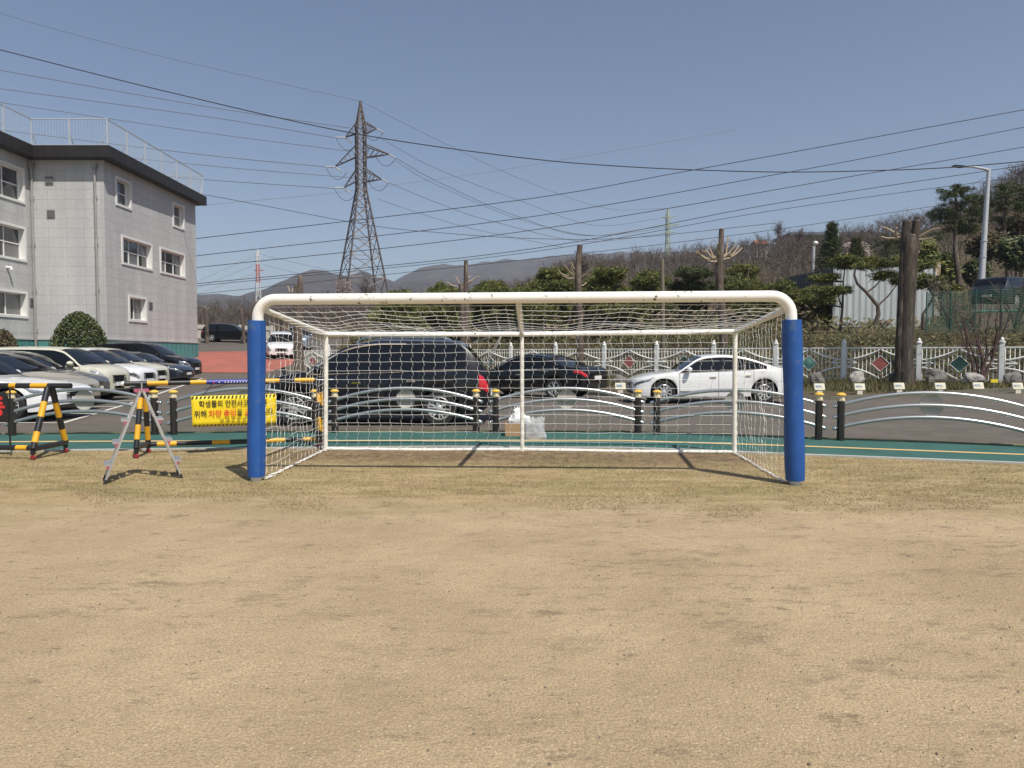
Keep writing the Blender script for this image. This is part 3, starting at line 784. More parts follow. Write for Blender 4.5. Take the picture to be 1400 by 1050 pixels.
def building():
    XL,XR,YF,YB=-26.2,-22.2,39.0,50.2; ZP,ZT=2.3,12.0
    root=thing('school_building',(XL,YF,0),'three storey grey tiled school building with dark eaves and a teal plinth','building')
    wallm=MB()
    def wall_x(X,y0,y1,z0,z1,holes):   # facade facing +X, with openings
        ys=sorted({y0,y1,*[h[0] for h in holes],*[h[1] for h in holes]}); zs=sorted({z0,z1,*[h[2] for h in holes],*[h[3] for h in holes]})
        for a,b in zip(ys,ys[1:]):
            for c,d in zip(zs,zs[1:]):
                m_=((a+b)/2,(c+d)/2)
                if any(h[0]<m_[0]<h[1] and h[2]<m_[1]<h[3] for h in holes): continue
                wallm.add([(X,a,c),(X,b,c),(X,b,d),(X,a,d)],[(0,1,2,3)])
    holesR=[(40.1,41.75,9.82,11.45,1,2),(46.8,48.45,9.82,11.45,1,2),(40.6,44.05,6.58,8.26,3,2),(45.0,48.45,6.58,8.26,3,2),(41.2,43.25,3.36,4.9,2,1)]
    holesL=[(y,y+3.9,z0,z1,3,2 if z0>5 else 1) for y in (34.6,29.8,25) for z0,z1 in ((9.5,11.4),(6.4,8.28),(3.38,4.82))]
    wall_x(XR,YF,YB,ZP,ZT,holesR); wall_x(XL,20,YF,ZP,ZT,holesL)
    wallm.add([(XL,YF,ZP),(XR,YF,ZP),(XR,YF,ZT),(XL,YF,ZT)],[(0,1,2,3)])
    wallm.add([(XR,YB,ZP),(-40,YB,ZP),(-40,YB,ZT),(XR,YB,ZT)],[(0,1,2,3)])
    wallm.add([(-40,YB,ZP),(-40,20,ZP),(-40,20,ZT),(-40,YB,ZT)],[(0,1,2,3)]); wallm.add([(-40,20,ZP),(XL,20,ZP),(XL,20,ZT),(-40,20,ZT)],[(0,1,2,3)])
    wallm.build('wall',m_tile,root)
    mb=MB(); e=.05
    mb.prism([(XL+e,20),(XL+e,YF-e),(XR+e,YF-e),(XR+e,YB),(-40,YB),(-40,20)],-1,ZP-.06); mb.build('plinth',m_teal,root)
    mb=MB(); e=.09
    mb.prism([(XL+e,20),(XL+e,YF-e),(XR+e,YF-e),(XR+e,YB+e),(-40,YB),(-40,20)],ZP-.06,ZP+.02); mb.build('plinth_ledge',m_conc,root)
    for X,hs in ((XR,holesR),(XL,holesL)):
        for (y0,y1,z0,z1,nu,nv) in hs:
            mb=MB(); dp=.28; fw=.13
            # surround, proud of the wall, and deep reveal
            for c,s in (((0,(y0+y1)/2,z1-fw/2),(.10,y1-y0,fw)),((0,(y0+y1)/2,z0+fw/2),(.10,y1-y0,fw)),((0,y0+fw/2,(z0+z1)/2),(.10,fw,z1-z0-2*fw)),((0,y1-fw/2,(z0+z1)/2),(.10,fw,z1-z0-2*fw))):
                mb.box((X-.0,c[1],c[2]),s)
            a,b,c_,d=y0+fw,y1-fw,z0+fw,z1-fw; xb=X-dp
            mb.add([(X-.04,a,c_),(xb,a,c_),(xb,a,d),(X-.04,a,d)],[(0,1,2,3)]); mb.add([(X-.04,b,c_),(xb,b,c_),(xb,b,d),(X-.04,b,d)],[(3,2,1,0)])
            mb.add([(X-.04,a,c_),(X-.04,b,c_),(xb,b,c_),(xb,a,c_)],[(0,1,2,3)]); mb.add([(X-.04,a,d),(X-.04,b,d),(xb,b,d),(xb,a,d)],[(3,2,1,0)])
            wd_=b-a; ht=d-c_; bw=.055
            yl=[a+wd_*i/nu for i in range(nu+1)]; zl=[c_,d] if nv==1 else [c_,c_+ht*.5,d]
            for y in yl: mb.box((xb+.03,min(max(y,a+bw/2),b-bw/2),(c_+d)/2),(.05,bw,ht))
            for z in zl: mb.box((xb+.034,(a+b)/2,min(max(z,c_+bw/2),d-bw/2)),(.05,wd_,bw))
            wn=mb.build('window',m_wframe,root)
            mb=MB()
            for i in range(nu):
                for j in range(nv):
                    mb.cur=1 if R.random()<.4 else 0
                    mb.add([(xb+.012,yl[i],zl[j]),(xb+.012,yl[i+1],zl[j]),(xb+.012,yl[i+1],zl[j+1]),(xb+.012,yl[i],zl[j+1])],[(0,1,2,3)])
            mb.build('pane',[m_pane,m_blind],wn)
    # eaves
    mb=MB(); mb.prism([(XL+.62,19.4),(XL+.62,YF-.62),(XR+.66,YF-.62),(XR+.55,YB+.6),(-40.6,YB+.6),(-40.6,19.4)],ZT,ZT+.62); 
    def seams(a,b):
        a,b=Vector(a),Vector(b); L=(b-a).length; k=int(L/.55)
        t=(b-a).normalized(); nrm=Vector((t.y,-t.x,0))
        for i in range(1,k): mb.bar(a+t*(L*i/k)+nrm*.004+Vector((0,0,.0)),a+t*(L*i/k)+nrm*.004+Vector((0,0,.62)),.022,.022,up=t)
    seams((XL+.62,20,ZT),(XL+.62,YF-.62,ZT)); seams((XL+.62,YF-.62,ZT),(XR+.66,YF-.62,ZT)); seams((XR+.66,YF-.62,ZT),(XR+.55,YB+.6,ZT))
    mb.build('eaves',m_fascia,root)
    # roof railing
    m_rr=M('pale_railing_paint',(.46,.49,.52),.5)
    mb=MB(); zr0,zr1=ZT+.62,ZT+2.06
    poly=[(XL+.45,19.6),(XL+.45,YF-.45),(XR+.5,YF-.45),(XR+.38,YB+.42),(-40,YB+.42)]
    pts=[]
    for a,b in zip(poly,poly[1:]):
        a,b=Vector((*a,0)),Vector((*b,0)); L=(b-a).length
        if a.y<20: pass
        mb.bar(a+Vector((0,0,zr1)),b+Vector((0,0,zr1)),.05,.05); mb.bar(a+Vector((0,0,zr0+.06)),b+Vector((0,0,zr0+.06)),.03,.03)
        k=int(L/.16)
        for i in range(1,k):
            p=a.lerp(b,i/k); mb.bar(p+Vector((0,0,zr0)),p+Vector((0,0,zr1)),.014,.014)
        k=max(1,round(L/2.1))
        for i in range(k):
            p=a.lerp(b,i/k); mb.bar(p+Vector((0,0,zr0)),p+Vector((0,0,zr1+.03)),.055,.055)
            t=(b-a).normalized(); nn=Vector((-t.y,t.x,0))
            mb.bar(p+nn*.45+Vector((0,0,zr0)),p+Vector((0,0,zr0+.75)),.035,.035)
    mb.build('roof_railing',m_rr,root)
    # downpipes
    m_pipe=M('grey_downpipe',(.33,.31,.29),.5,.2,var=.2,vs=2)
    for x,y in ((XL+.16,YF-.14),(XR-.42,YF-.12)):
        mb=MB(); mb.tube([(x,y,ZT-.45),(x,y,6),(x,y,.2)],.065,10); mb.box((x,y,ZT-.35),(.26,.2,.26))
        for z in (10,7.5,5,2.8): mb.box((x,y+.02,z),(.19,.1,.05))
        mb.build('downpipe',m_pipe,root)
    # vents
    m_vent=M('vent_grille',(.18,.18,.18),.6)
    for x,y,z in ((XL+1.05,YF-.03,10.9),(XL+1.1,YF-.03,9.1)):
        mb=MB(); mb.box((x,y,z),(.42,.06,.40))
        for k in range(5): mb.box((x,y-.035,z-.15+k*.075),(.36,.02,.03))
        mb.build('vent',m_vent,root)
    for x,y,z in ((XR+.02,43.7,4.45),(XL+.02,38.88,4.3)):
        mb=MB(); mb.box((x,y-.0,z),(.06,.42,.42))
        for k in range(5): mb.box((x+.035,y,z-.15+k*.075),(.02,.36,.03))
        mb.build('vent',m_vent,root)
    for y in (37.0,35.9):
        mb=MB(); mb.tube([(XL,y,5.95),(XL+.22,y,5.95),(XL+.26,y,5.82)],.07,10); mb.build('vent_pipe',m_wframe,root,True)
    mb=MB(); mb.box((XR+.35,44.9,zg(XR+.3,44.9)+.03),(.35,11.2,1.1)); mb.build('base_kerb',m_conc,root)
building()
# ------------------------------------------------------------------ cars
def pchip(pts):
    xs=[p[0] for p in pts]; ys=[p[1] for p in pts]; n_=len(xs)
    h=[xs[i+1]-xs[i] for i in range(n_-1)]; d=[(ys[i+1]-ys[i])/h[i] for i in range(n_-1)]
    m=[d[0]]+[0 if d[i-1]*d[i]<=0 else 2*d[i-1]*d[i]/(d[i-1]+d[i]) for i in range(1,n_-1)]+[d[-1]]
    def f(x):
        x=max(xs[0],min(xs[-1],x)); i=0
        while i<n_-2 and x>xs[i+1]: i+=1
        t=(x-xs[i])/h[i]
        return ys[i]*(1+2*t)*(1-t)**2+h[i]*m[i]*t*(1-t)**2+ys[i+1]*t*t*(3-2*t)+h[i]*m[i+1]*t*t*(t-1)
    return f
TYPES={
'sedan':dict(L=4.8,W=1.84,wb=2.80,fo=.90,r=.335,top=[(0,.58),(.006,.66),(.03,.74),(.1,.83),(.2,.91),(.275,.96),(.34,1.14),(.42,1.36),(.48,1.43),(.56,1.455),(.66,1.42),(.75,1.29),(.84,1.10),(.88,1.06),(.955,1.03),(.985,.98),(1,.86)],
  belt=[(0,.56),(.03,.66),(.1,.74),(.275,.88),(.55,.93),(.84,.98),(.955,.96),(1,.80)],sc=.275,sw=.435,sr=.68,sb=.84,win=(.30,.80),doors=[.295,.53,.745],lamp='slim'),
'fastback':dict(L=4.66,W=1.80,wb=2.88,fo=.86,r=.335,top=[(0,.56),(.006,.64),(.03,.74),(.1,.85),(.2,.92),(.265,.96),(.33,1.14),(.41,1.36),(.47,1.42),(.55,1.44),(.65,1.41),(.75,1.30),(.86,1.12),(.91,1.07),(.96,1.05),(.988,.98),(1,.84)],
  belt=[(0,.54),(.03,.66),(.1,.75),(.265,.88),(.55,.94),(.84,1.0),(.955,.97),(1,.78)],sc=.265,sw=.425,sr=.67,sb=.87,win=(.285,.82),doors=[.28,.52,.735],lamp='slim'),
'suv':dict(L=4.72,W=1.88,wb=2.80,fo=.90,r=.365,top=[(0,.72),(.006,.84),(.03,.95),(.08,1.02),(.2,1.10),(.255,1.13),(.33,1.38),(.40,1.60),(.46,1.68),(.58,1.71),(.78,1.69),(.88,1.63),(.915,1.55),(.955,1.28),(.975,1.08),(.992,.98),(1,.82)],
  belt=[(0,.68),(.03,.82),(.1,.92),(.255,1.03),(.55,1.07),(.9,1.13),(.97,1.0),(1,.76)],sc=.255,sw=.415,sr=.885,sb=.962,win=(.275,.90),doors=[.27,.50,.72],lamp='tall'),
'van':dict(L=4.78,W=1.90,wb=2.86,fo=.92,r=.345,top=[(0,.70),(.006,.80),(.03,.90),(.1,.99),(.19,1.06),(.225,1.09),(.31,1.36),(.385,1.57),(.45,1.67),(.56,1.73),(.80,1.72),(.872,1.69),(.905,1.57),(.955,1.30),(.980,1.10),(.994,.95),(1,.80)],
  belt=[(0,.66),(.03,.78),(.1,.88),(.225,1.0),(.55,1.05),(.9,1.11),(.97,.98),(1,.74)],sc=.225,sw=.40,sr=.88,sb=.97,win=(.245,.90),doors=[.245,.485,.71],lamp='tall'),
'boxy':dict(L=4.2,W=1.80,wb=2.60,fo=.82,r=.33,top=[(0,.66),(.006,.80),(.03,.93),(.09,1.02),(.18,1.07),(.235,1.09),(.30,1.34),(.355,1.52),(.42,1.59),(.6,1.61),(.85,1.59),(.93,1.55),(.955,1.44),(.975,1.12),(.99,.98),(1,.8)],
  belt=[(0,.62),(.03,.80),(.1,.92),(.235,1.02),(.6,1.06),(.93,1.10),(.98,.95),(1,.74)],sc=.235,sw=.37,sr=.935,sb=.975,win=(.255,.90),doors=[.25,.52,.78],lamp='tall'),
}
m_tyre=M('tyre_rubber',(.018,.018,.018),.85)
m_rim=M('silver_alloy',(.60,.60,.61),.3,.45)
m_rimdark=M('dark_alloy_gap',(.03,.03,.03),.6)
def wheel(parent,x,y,r,side,spokes=5,w_=.215):
    mb=MB(); ri=r*.68
    prof=[(ri,-w_*.5),(r*.93,-w_*.5),(r,-w_*.36),(r,w_*.36),(r*.93,w_*.5),(ri,w_*.5),(ri*.98,w_*.36),(ri*.98,-w_*.36),(ri,-w_*.5)]
    wh=None
    mb.lathe(prof,(x,y,r),'y',28)
    t=mb.build('wheel',m_tyre,parent,True,world=False,ang=35)
    mb=MB(); o=side*w_*.5
    mb.lathe([(ri,side*w_*.46),(ri*.93,side*w_*.50),(ri*.88,side*w_*.40),(ri*.86,side*w_*.1)],(x,y,r),'y',28)
    for k in range(spokes):
        for dd in (-.10,.10) if spokes<=6 else (0,):
            a=2*PI*k/spokes+.3; a2=a+dd*1.9
            p0=Vector((x+.045*math.cos(a+dd),y+side*w_*.40,r+.045*math.sin(a+dd))); p1=Vector((x+ri*.9*math.cos(a2),y+side*w_*.44,r+ri*.9*math.sin(a2)))
            mb.bar(p0,p1,.028 if spokes<=6 else .034,.022,up=(0,1,0))
    mb.lathe([(0,side*w_*.47),(.055,side*w_*.46),(.07,side*w_*.40),(.07,side*w_*.2)],(x,y,r),'y',16)
    mb.build('rim',m_rim,t,True,world=False)
    mb=MB(); mb.lathe([(0,side*w_*.12),(ri*.9,side*w_*.12)],(x,y,r),'y',24); mb.build('brake_disc',m_rimdark,t,False,world=False)
    return t
def car(name,typ,nose,heading,paintm,label,cat='car',group=None,scale=(1,1,1),clad=False,chrome=False,rails=None,plate=True,spokes=5,tail=True,sink=0,detail=True,grille=None,opentail=False,hood=1.0):
    T=dict(TYPES[typ])
    if hood!=1:
        c0=T['sc']
        rm=lambda s: s*hood if s<=c0 else lerp(c0*hood,.56,(s-c0)/(.56-c0)) if s<.56 else s
        T['top']=[(rm(a),b) for a,b in T['top']]; T['belt']=[(rm(a),b) for a,b in T['belt']]; T['sc'],T['sw']=rm(T['sc']),rm(T['sw']); T['win']=(rm(T['win'][0]),T['win'][1]); T['doors']=[rm(d) for d in T['doors']]
    L=T['L']*scale[0]; W=T['W']*scale[1]; zs=scale[2]
    hd=math.radians(heading); hv=Vector((math.cos(hd),math.sin(hd)))
    nose=Vector(nose[:2]); cen=nose-hv*L/2; z0=zg(cen.x,cen.y)
    if abs(hd)<.5 or abs(abs(hd)-PI)<.5: pass
    root=thing(name,(cen.x,cen.y,z0+.012-sink),label,cat,group,hd)
    # pitch with the slope
    zn=zg(nose.x,nose.y); zt=zg(*(cen-hv*L/2)); root.rotation_euler.y=-math.atan2(zn-zt,L); root.location.z=(zn+zt)/2+.012-sink
    topf=pchip([(a,b*zs) for a,b in T['top']]); beltf=pchip([(a,b*zs) for a,b in T['belt']])
    wf=pchip([(0,.66),(.004,.74),(.016,.83),(.045,.91),(.09,.962),(.16,1),(.3,1),(.84,1),(.92,.975),(.965,.935),(.988,.87),(1,.78)])
    botf=pchip([(0,.34),(.02,.25),(.1,.20),(.9,.21),(.97,.29),(1,.40)])
    fo,wb,r=T['fo']*scale[0],T['wb']*scale[0],T['r']*zs
    wx=[fo/L,(fo+wb)/L]; ra=r+.055
    def base(s):
        b=botf(s)*zs
        for c in wx:
            dx=abs(s-c)*L
            if dx<ra: b=max(b,r+math.sqrt(ra*ra-dx*dx))
        return b
    st={0,.004,.012,.025,.045,1,.996,.988,.975,.955}
    st|={i/44 for i in range(1,44)}
    for c in wx:
        for k in range(15): st.add(c+ra/L*math.cos(PI*k/14)); 
        st.add(c+(ra+.012)/L); st.add(c-(ra+.012)/L)
    keys=[T['sc'],T['sw'],T['sr'],T['sb'],*T['win']]
    gaps=[]
    for d in T['doors']:
        g=.007/L; gaps.append((d-g,d+g)); keys+=[d-g,d+g]
    pil=[(d-.022,d+.018) for d in T['doors'][1:2]]
    for a,b in pil: keys+=[a,b]
    st={s for s in st if 0<=s<=1 and all(abs(s-k)>.0025 for k in keys)}|set(keys)
    st=sorted(st); st=[s for i,s in enumerate(st) if i==0 or s-st[i-1]>.0006]
    hdr=.10*zs
    def rows(s):
        t=topf(s); b=base(s); w_=W/2*wf(s); be=min(beltf(s),t-.035); be=max(be,b+.05)
        gh=max(0,t-be); hh=be-b
        rw=w_*.95-.36*max(0,gh-.06)
        y8=lerp(w_*.955,rw,.88); z9=t-min(.05,gh*.45); z8=max(be+.004,min(t-hdr,z9-.02)) 
        if z8>z9-.004: z8=(be+z9)/2
        f8=(z8-be)/max(z9-be,1e-5); y8=lerp(w_*.955,rw,f8)-(.0 if gh<.1 else .006)
        y8=lerp(w_*.955,rw,f8)+.02*math.sin(PI*f8)*min(1,gh/.3)
        return [(0,b+.0),(.86*w_,b),(.985*w_,b+.01),(1.0*w_,b+.16*hh),(1.0*w_,b+.45*hh),(.992*w_,b+.70*hh),(.985*w_,b+.86*hh),(.953*w_,be),(y8,z8),(rw,z9),(rw*.66,t-min(.014,gh*.1)),(0,t)]
    NR=12
    V=[]; G_=[[],[]]
    for s in st:
        rr=rows(s); x=L/2-s*L
        for side in (0,1):
            G_[side].append([])
            for k,(y,z) in enumerate(rr):
                G_[side][-1].append(len(V)); V.append(Vector((x,-y if side==0 else y,z)))
    parts={}
    def put(key,f): parts.setdefault(key,[]).append(f)
    for i in range(len(st)-1):
        s=(st[i]+st[i+1])/2
        for side in (0,1):
            for k in range(NR-1):
                a,b,c,d=G_[side][i][k],G_[side][i+1][k],G_[side][i+1][k+1],G_[side][i][k+1]
                f=(a,d,c,b) if side==0 else (a,b,c,d)
                key='body'
                if k<2: key='underbody'
                elif k==2 and clad: key='cladding'
                elif 2<=k<=6:
                    if any(g0<s<g1 for g0,g1 in gaps): key='door_seal'
                    elif T['doors'][0]<s<T['doors'][1]: key='door%d0'%side
                    elif T['doors'][1]<s<T['doors'][2]: key='door%d1'%side
                elif k==7 and T['win'][0]<s<T['win'][1] and not any(a_<s<b_ for a_,b_ in pil):
                    key='side_window%d'%side
                elif k==7 and any(a_<s<b_ for a_,b_ in pil): key='window_pillar'
                elif k>=9 and T['sc']<s<T['sw']: key='windshield'
                elif k>=9 and T['sr']<s<T['sb']: key='rear_window'
                put(key,f)
    for i in (0,len(st)-1):
        for k in range(1,NR-1):
            a,b,c,d=G_[0][i][k],G_[1][i][k],G_[1][i][k+1],G_[0][i][k+1]
            put('body' if k>=2 else 'underbody',(a,b,c,d) if i==0 else (d,c,b,a))
    nm={'body':paintm,'underbody':m_plastic,'cladding':m_plastic,'door_seal':m_plastic,'window_pillar':m_glass,'windshield':m_glass,'rear_window':m_glass}
    body=None
    for key in sorted(parts,key=lambda k:k!='body'):
        fs=parts[key]; idx={}; mb=MB(); 
        for f in fs:
            for q in f:
                if q not in idx: idx[q]=len(mb.v); mb.v.append(V[q])
            mb.f.append([idx[q] for q in f]); mb.mi.append(0)
        n0=key.rstrip('0123456789'); mat=paintm if n0 in('body','door') else m_glass if n0=='side_window' else nm[n0]
        ob=mb.build(n0,mat,root,True,world=False,ang=32 if n0=='body' else 50)
        if key.startswith('door') and key!='door_seal':
            side=int(key[4]); d0,d1=(T['doors'][0],T['doors'][1]) if key[5]=='0' else (T['doors'][1],T['doors'][2])
            s=d1-.035; rr=rows(s); x=L/2-s*L; sg=-1 if side==0 else 1
            mh=MB(); zz=lerp(rr[5][1],rr[6][1],.5); mh.box((x,sg*(rr[5][0]+.012),zz),(.19,.035,.034),bev=.01); mh.build('door_handle',m_chrome if chrome else paintm,ob,True,world=False)
        if n0=='windshield':
            mh=MB(); x=L/2-(T['sc']+.008)*L
            for yy in (-.1,.35): mh.tube([(x+.03,yy+.2,topf(T['sc'])+.01),(x-.12,yy-.42,topf(T['sc']+.03)+.012)],.010,6)
            mh.build('wiper',m_plastic,root,True,world=False)
    def Spt(s,v,side,off=.006):
        rr=rows(s); k=min(int(v),NR-2); t=v-k; y=lerp(rr[k][0],rr[k+1][0],t); z=lerp(rr[k][1],rr[k+1][1],t); x=L/2-s*L
        e=.01; r2=rows(min(1,s+e)); y2=lerp(r2[k][0],r2[k+1][0],t)
        dy=rr[k+1][0]-rr[k][0]; dz=rr[k+1][1]-rr[k][1]
        n2=Vector((0,dz,-dy)).normalized()
        nx_=(y2-y)/(e*L)  # dy/d(-x)
        nn=Vector((nx_*abs(n2.y),n2.y,n2.z)).normalized()
        q=Vector((x,y,z))+nn*off
        if side==0: q.y=-q.y
        return q
    def patch_(s0,s1,v0,v1,side,name_,mat,off=.006,taper=0,rise=0,nu=8,nv=4,par=None):
        mb=MB()
        for i in range(nu+1):
            for j in range(nv+1):
                u,v=i/nu,j/nv
                mid=(v0+v1)/2; hv_=(v1-v0)/2*(1-taper*u)
                mb.v.append(Spt(lerp(s0,s1,u),mid+rise*u+(2*v-1)*hv_,side,off*(1 if 0<i<nu and 0<j<nv else .3)))
        for i in range(nu):
            for j in range(nv):
                a=i*(nv+1)+j; mb.f.append([a,a+1,a+nv+2,a+nv+1] if side else [a,a+nv+1,a+nv+2,a+1]); mb.mi.append(0)
        return mb.build(name_,mat,par or root,True,world=False,ang=60)
    if detail:
        for side in (0,1):
            if T['lamp']=='slim':
                hl=patch_(.004,.125,5.2,6.75,side,'headlight',m_lamp,.012,.6,.2)
                patch_(.010,.075,5.45,6.35,side,'lens',m_plastic,.013,.3,.1,par=hl)
            else:
                hl=patch_(.003,.095,4.9,6.8,side,'headlight',m_lamp,.014,.4,.15)
                patch_(.010,.06,5.25,6.4,side,'lens',m_plastic,.015,.2,.1,par=hl)
            if tail:
                if T['lamp']=='slim': patch_(.998,.915,5.35,6.75,side,'tail_light',m_lampred,.010,.6,.1)
                elif opentail: patch_(.993,.955,4.7,6.95,side,'tail_light',m_lampred,.014,.0,.0)
                else: patch_(.992,.94,5.1,6.8,side,'tail_light',m_lampred,.012,.3,.1)
            # mirrors
            s=T['sc']+.075; rr=rows(s); sg=-1 if side==0 else 1; x=L/2-s*L
            mb=MB(); mb.blob((x+.03,sg*(rr[7][0]+.13),rr[7][1]+.085),(.085,.125,.075),2,.08,2); mb.bar((x+.04,sg*(rr[7][0]-.02),rr[7][1]+.02),(x+.04,sg*(rr[7][0]+.08),rr[7][1]+.05),.05,.03); mb.build('mirror',paintm,root,True,world=False)
            # window surround
            for (va,nm_,mt,rad) in ((7,'belt_trim',m_chrome if chrome else m_plastic,.011),)+(((8,'roofline_trim',m_chrome,.022),) if chrome=='full' else ((8,'roofline_trim',m_chrome,.010),) if chrome else ()):
                pts=[]
                s0,s1=T['win']
                if chrome=='full' and va==8: s1=lerp(s0,s1,.62)
                for k in range(30):
                    pts.append(Spt(lerp(s0,s1,k/29),va-.001 if va==7 else 7.98,side,.004))
                mb=MB(); mb.tube(pts,rad,6); mb.build(nm_,mt,root,True,world=False)
            if rails:
                pts=[]
                for k in range(16):
                    s_=lerp(.44,.82,k/15); rr=rows(s_); pts.append(Vector((L/2-s_*L,sg*rr[9][0]*.93,topf(s_)+(.045 if 0<k<15 else -.01))))
                mb=MB(); mb.tube(pts,.018,8); mb.build('roof_rail',rails,root,True,world=False)
            # lower side line
            pts=[Spt(lerp(wx[0]+(ra+.05)/L,wx[1]-(ra+.05)/L,k/12),3.2,side,.004) for k in range(13)]
            mb=MB(); mb.tube(pts,.012,6); mb.build('sill_trim',m_chrome if chrome=='full' else m_plastic,root,True,world=False)
    # front: grille and bumper intake, plate
    ht=topf(0.004); zb_=botf(0)*zs
    def bar_panel(xs_,z0_,z1_,hw0,hw1,name_,mat,thick=.012):
        mb=MB(); K=10
        for i in range(K+1):
            u=-1+2*i/K
            for z,hw in ((z0_,hw0),(z1_,hw1)):
                y=u*hw; x=xs_-.10*(abs(u)**2.5)*1.0*abs(hw)
                mb.v+= [Vector((x+thick,y,z)),Vector((x-.12,y,z))]
        for i in range(K):
            a=i*4; b=a+4
            mb.f+= [[a,b,b+2,a+2],[a+1,a,a+2,a+3][::1],[a,a+1,b+1,b],[a+2,b+2,b+3,a+3]]; mb.mi+=[0]*4
        return mb.build(name_,mat,root,True,world=False,ang=40)
    hwf=W/2*wf(0)
    gz0,gz1=grille or (.50,.92)
    gr=bar_panel(L/2,lerp(zb_,ht,gz0),lerp(zb_,ht,gz1),hwf*.72,hwf*.86,'grille',m_plastic)
    mb=MB()
    for k in range(4):
        z=lerp(lerp(zb_,ht,gz0),lerp(zb_,ht,gz1),(k+.5)/4); mb.bar((L/2+.018,-hwf*.66,z),(L/2+.018,hwf*.66,z),.012,.014)
    mb.build('grille_slats',m_chrome if chrome else m_plastic,gr,world=False)
    bar_panel(L/2,zb_+.03,lerp(zb_,ht,.26),hwf*.95,hwf*.85,'lower_intake',m_plastic)
    if plate:
        mb=MB(); mb.box((L/2+.03,0,lerp(zb_,ht,.36)),(.02,.46,.11),bev=.004); mb.build('front_plate',m_plate,root,world=False)
        mb=MB(); mb.box((-L/2-.012,0,lerp(.4*zs,topf(1),.62 if T['lamp']=='slim' else .55)),(.03,.46,.12),bev=.004); mb.build('rear_plate',m_plate,root,world=False)
        mb=MB(); mb.box((-L/2-.006,0,.46*zs),(.03,W*.72,.16*zs),bev=.01); mb.build('rear_valance',m_plastic,root,world=False)
    for c in wx:
        for sg in (-1,1): wheel(root,L/2-c*L,sg*(W/2*.985-.11),r,sg,spokes)
    mb=MB(); mb.box((0,0,.42*zs),(L*.86,W*.62,.38*zs)); mb.build('chassis',m_plastic,root,world=False)
    return root,dict(L=L,W=W,rows=rows,topf=topf)
W1=paint('white_car_paint',(.80,.80,.79)); W2=paint('pearl_white_car_paint',(.76,.76,.74)); CR=paint('cream_car_paint',(.62,.60,.48)); BE=paint('champagne_car_paint',(.50,.45,.36),.35); GY=paint('grey_car_paint',(.16,.165,.17),.5); DK=paint('dark_navy_car_paint',(.016,.02,.03),.3); BK=M('black_car_paint',(.004,.004,.005),.3,0,coat=.55,spec=.3); BL=M('blue_black_car_paint',(.004,.005,.008),.3,0,coat=.5,spec=.3); SV=paint('silver_blue_car_paint',(.30,.38,.46),.5)
GRP='cars parked in the row before the school building'
def nose_at(px,Y,k=.75): return ((px-700)/F*(Y+k),Y)
car('parked_car','sedan',nose_at(112,15.6,.2),2,W1,'white sedan nearest the railing at left, its bonnet behind the barricade',group=GRP,spokes=5,hood=1.22)
car('parked_car','sedan',nose_at(141,17.7),2,BE,'champagne sedan with silver headlights second in the parked row',group=GRP,chrome=True,scale=(1.02,1,1.04),hood=.80)
car('parked_car','sedan',nose_at(154,19.7),2,GY,'dark grey sedan between the champagne sedan and the cream boxy car',group=GRP,chrome=True,scale=(1.02,1,1.06),hood=.74)
car('parked_car','boxy',nose_at(181,21.6),2,CR,'cream boxy car with a tall flat roof in the parked row',group=GRP,scale=(1.0,1,1.03),hood=.62)
car('parked_car','suv',nose_at(219,24.5),2,W1,'white crossover with black wheel arch trim beside the cream boxy car',group=GRP,clad=True,scale=(.96,1,.95),hood=.72)
car('parked_car','suv',nose_at(234,27.0),2,CR,'ivory hatchback mostly hidden behind the white crossover',group=GRP,scale=(.93,1,.95),hood=.75)
car('parked_car','fastback',nose_at(268,32.2),2,DK,'dark navy sedan in front of the black off-roader near the building',group=GRP,scale=(1.03,1,1.0))
car('parked_car','suv',nose_at(278,35.0),2,BK,'black off-roader at the far end of the parked row by the teal plinth',group=GRP,rails=m_chrome,scale=(1.04,1,1.08),hood=.9)
# near black people carrier with raised tailgate
rt,inf=car('parked_car','van',(-5.22,14.9),180,BL,'large black SUV with chrome window line and raised tailgate behind the net','car',chrome='full',rails=m_chrome,opentail=True,spokes=6)
def tailgate():
    L=inf['L']; W=inf['W']; hz=1.66
    mb=MB(); a=Vector((-L/2+.36,0,hz)); b=a+Vector((-.86,0,.30)); c=b+Vector((-.30,0,-.04))
    for p,q,wd in ((a,b,.70),(b,c,.74)):
        t=(q-p).normalized(); nn=Vector((-t.z,0,t.x))
        mb.add([p+Vector((0,-wd,0)),q+Vector((0,-wd,0)),q+Vector((0,wd,0)),p+Vector((0,wd,0)),p+Vector((0,-wd,0))-nn*.11,q+Vector((0,-wd,0))-nn*.11,q+Vector((0,wd,0))-nn*.11,p+Vector((0,wd,0))-nn*.11],
            [(0,1,2,3),(7,6,5,4),(0,4,5,1),(3,2,6,7),(1,5,6,2),(0,3,7,4)])
    tg=mb.build('tailgate',BL,rt,world=False)
    mb=MB(); t=(b-a).normalized(); nn=Vector((-t.z,0,t.x)); p=a.lerp(b,.12)+nn*-.004; q=a.lerp(b,.9)+nn*-.004
    p,q=a.lerp(b,.12),a.lerp(b,.9)
    mb.add([p+Vector((0,-.58,.012)),q+Vector((0,-.6,.012)),q+Vector((0,.6,.012)),p+Vector((0,.58,.012))],[(0,1,2,3)]); mb.build('tailgate_window',m_glass,tg,world=False)
    for sg in (-1,1):
        mb=MB(); mb.tube([(-L/2+.12,sg*.66,1.18),b+Vector((.25,sg*.66,-.10))],.012,6); mb.build('gas_strut',m_chrome,tg,world=False)
tailgate()
car('parked_car','fastback',(3.50,21.2),180,W2,'white sedan with dark windows parked facing left behind the right half of the net','car',chrome=True,spokes=10)
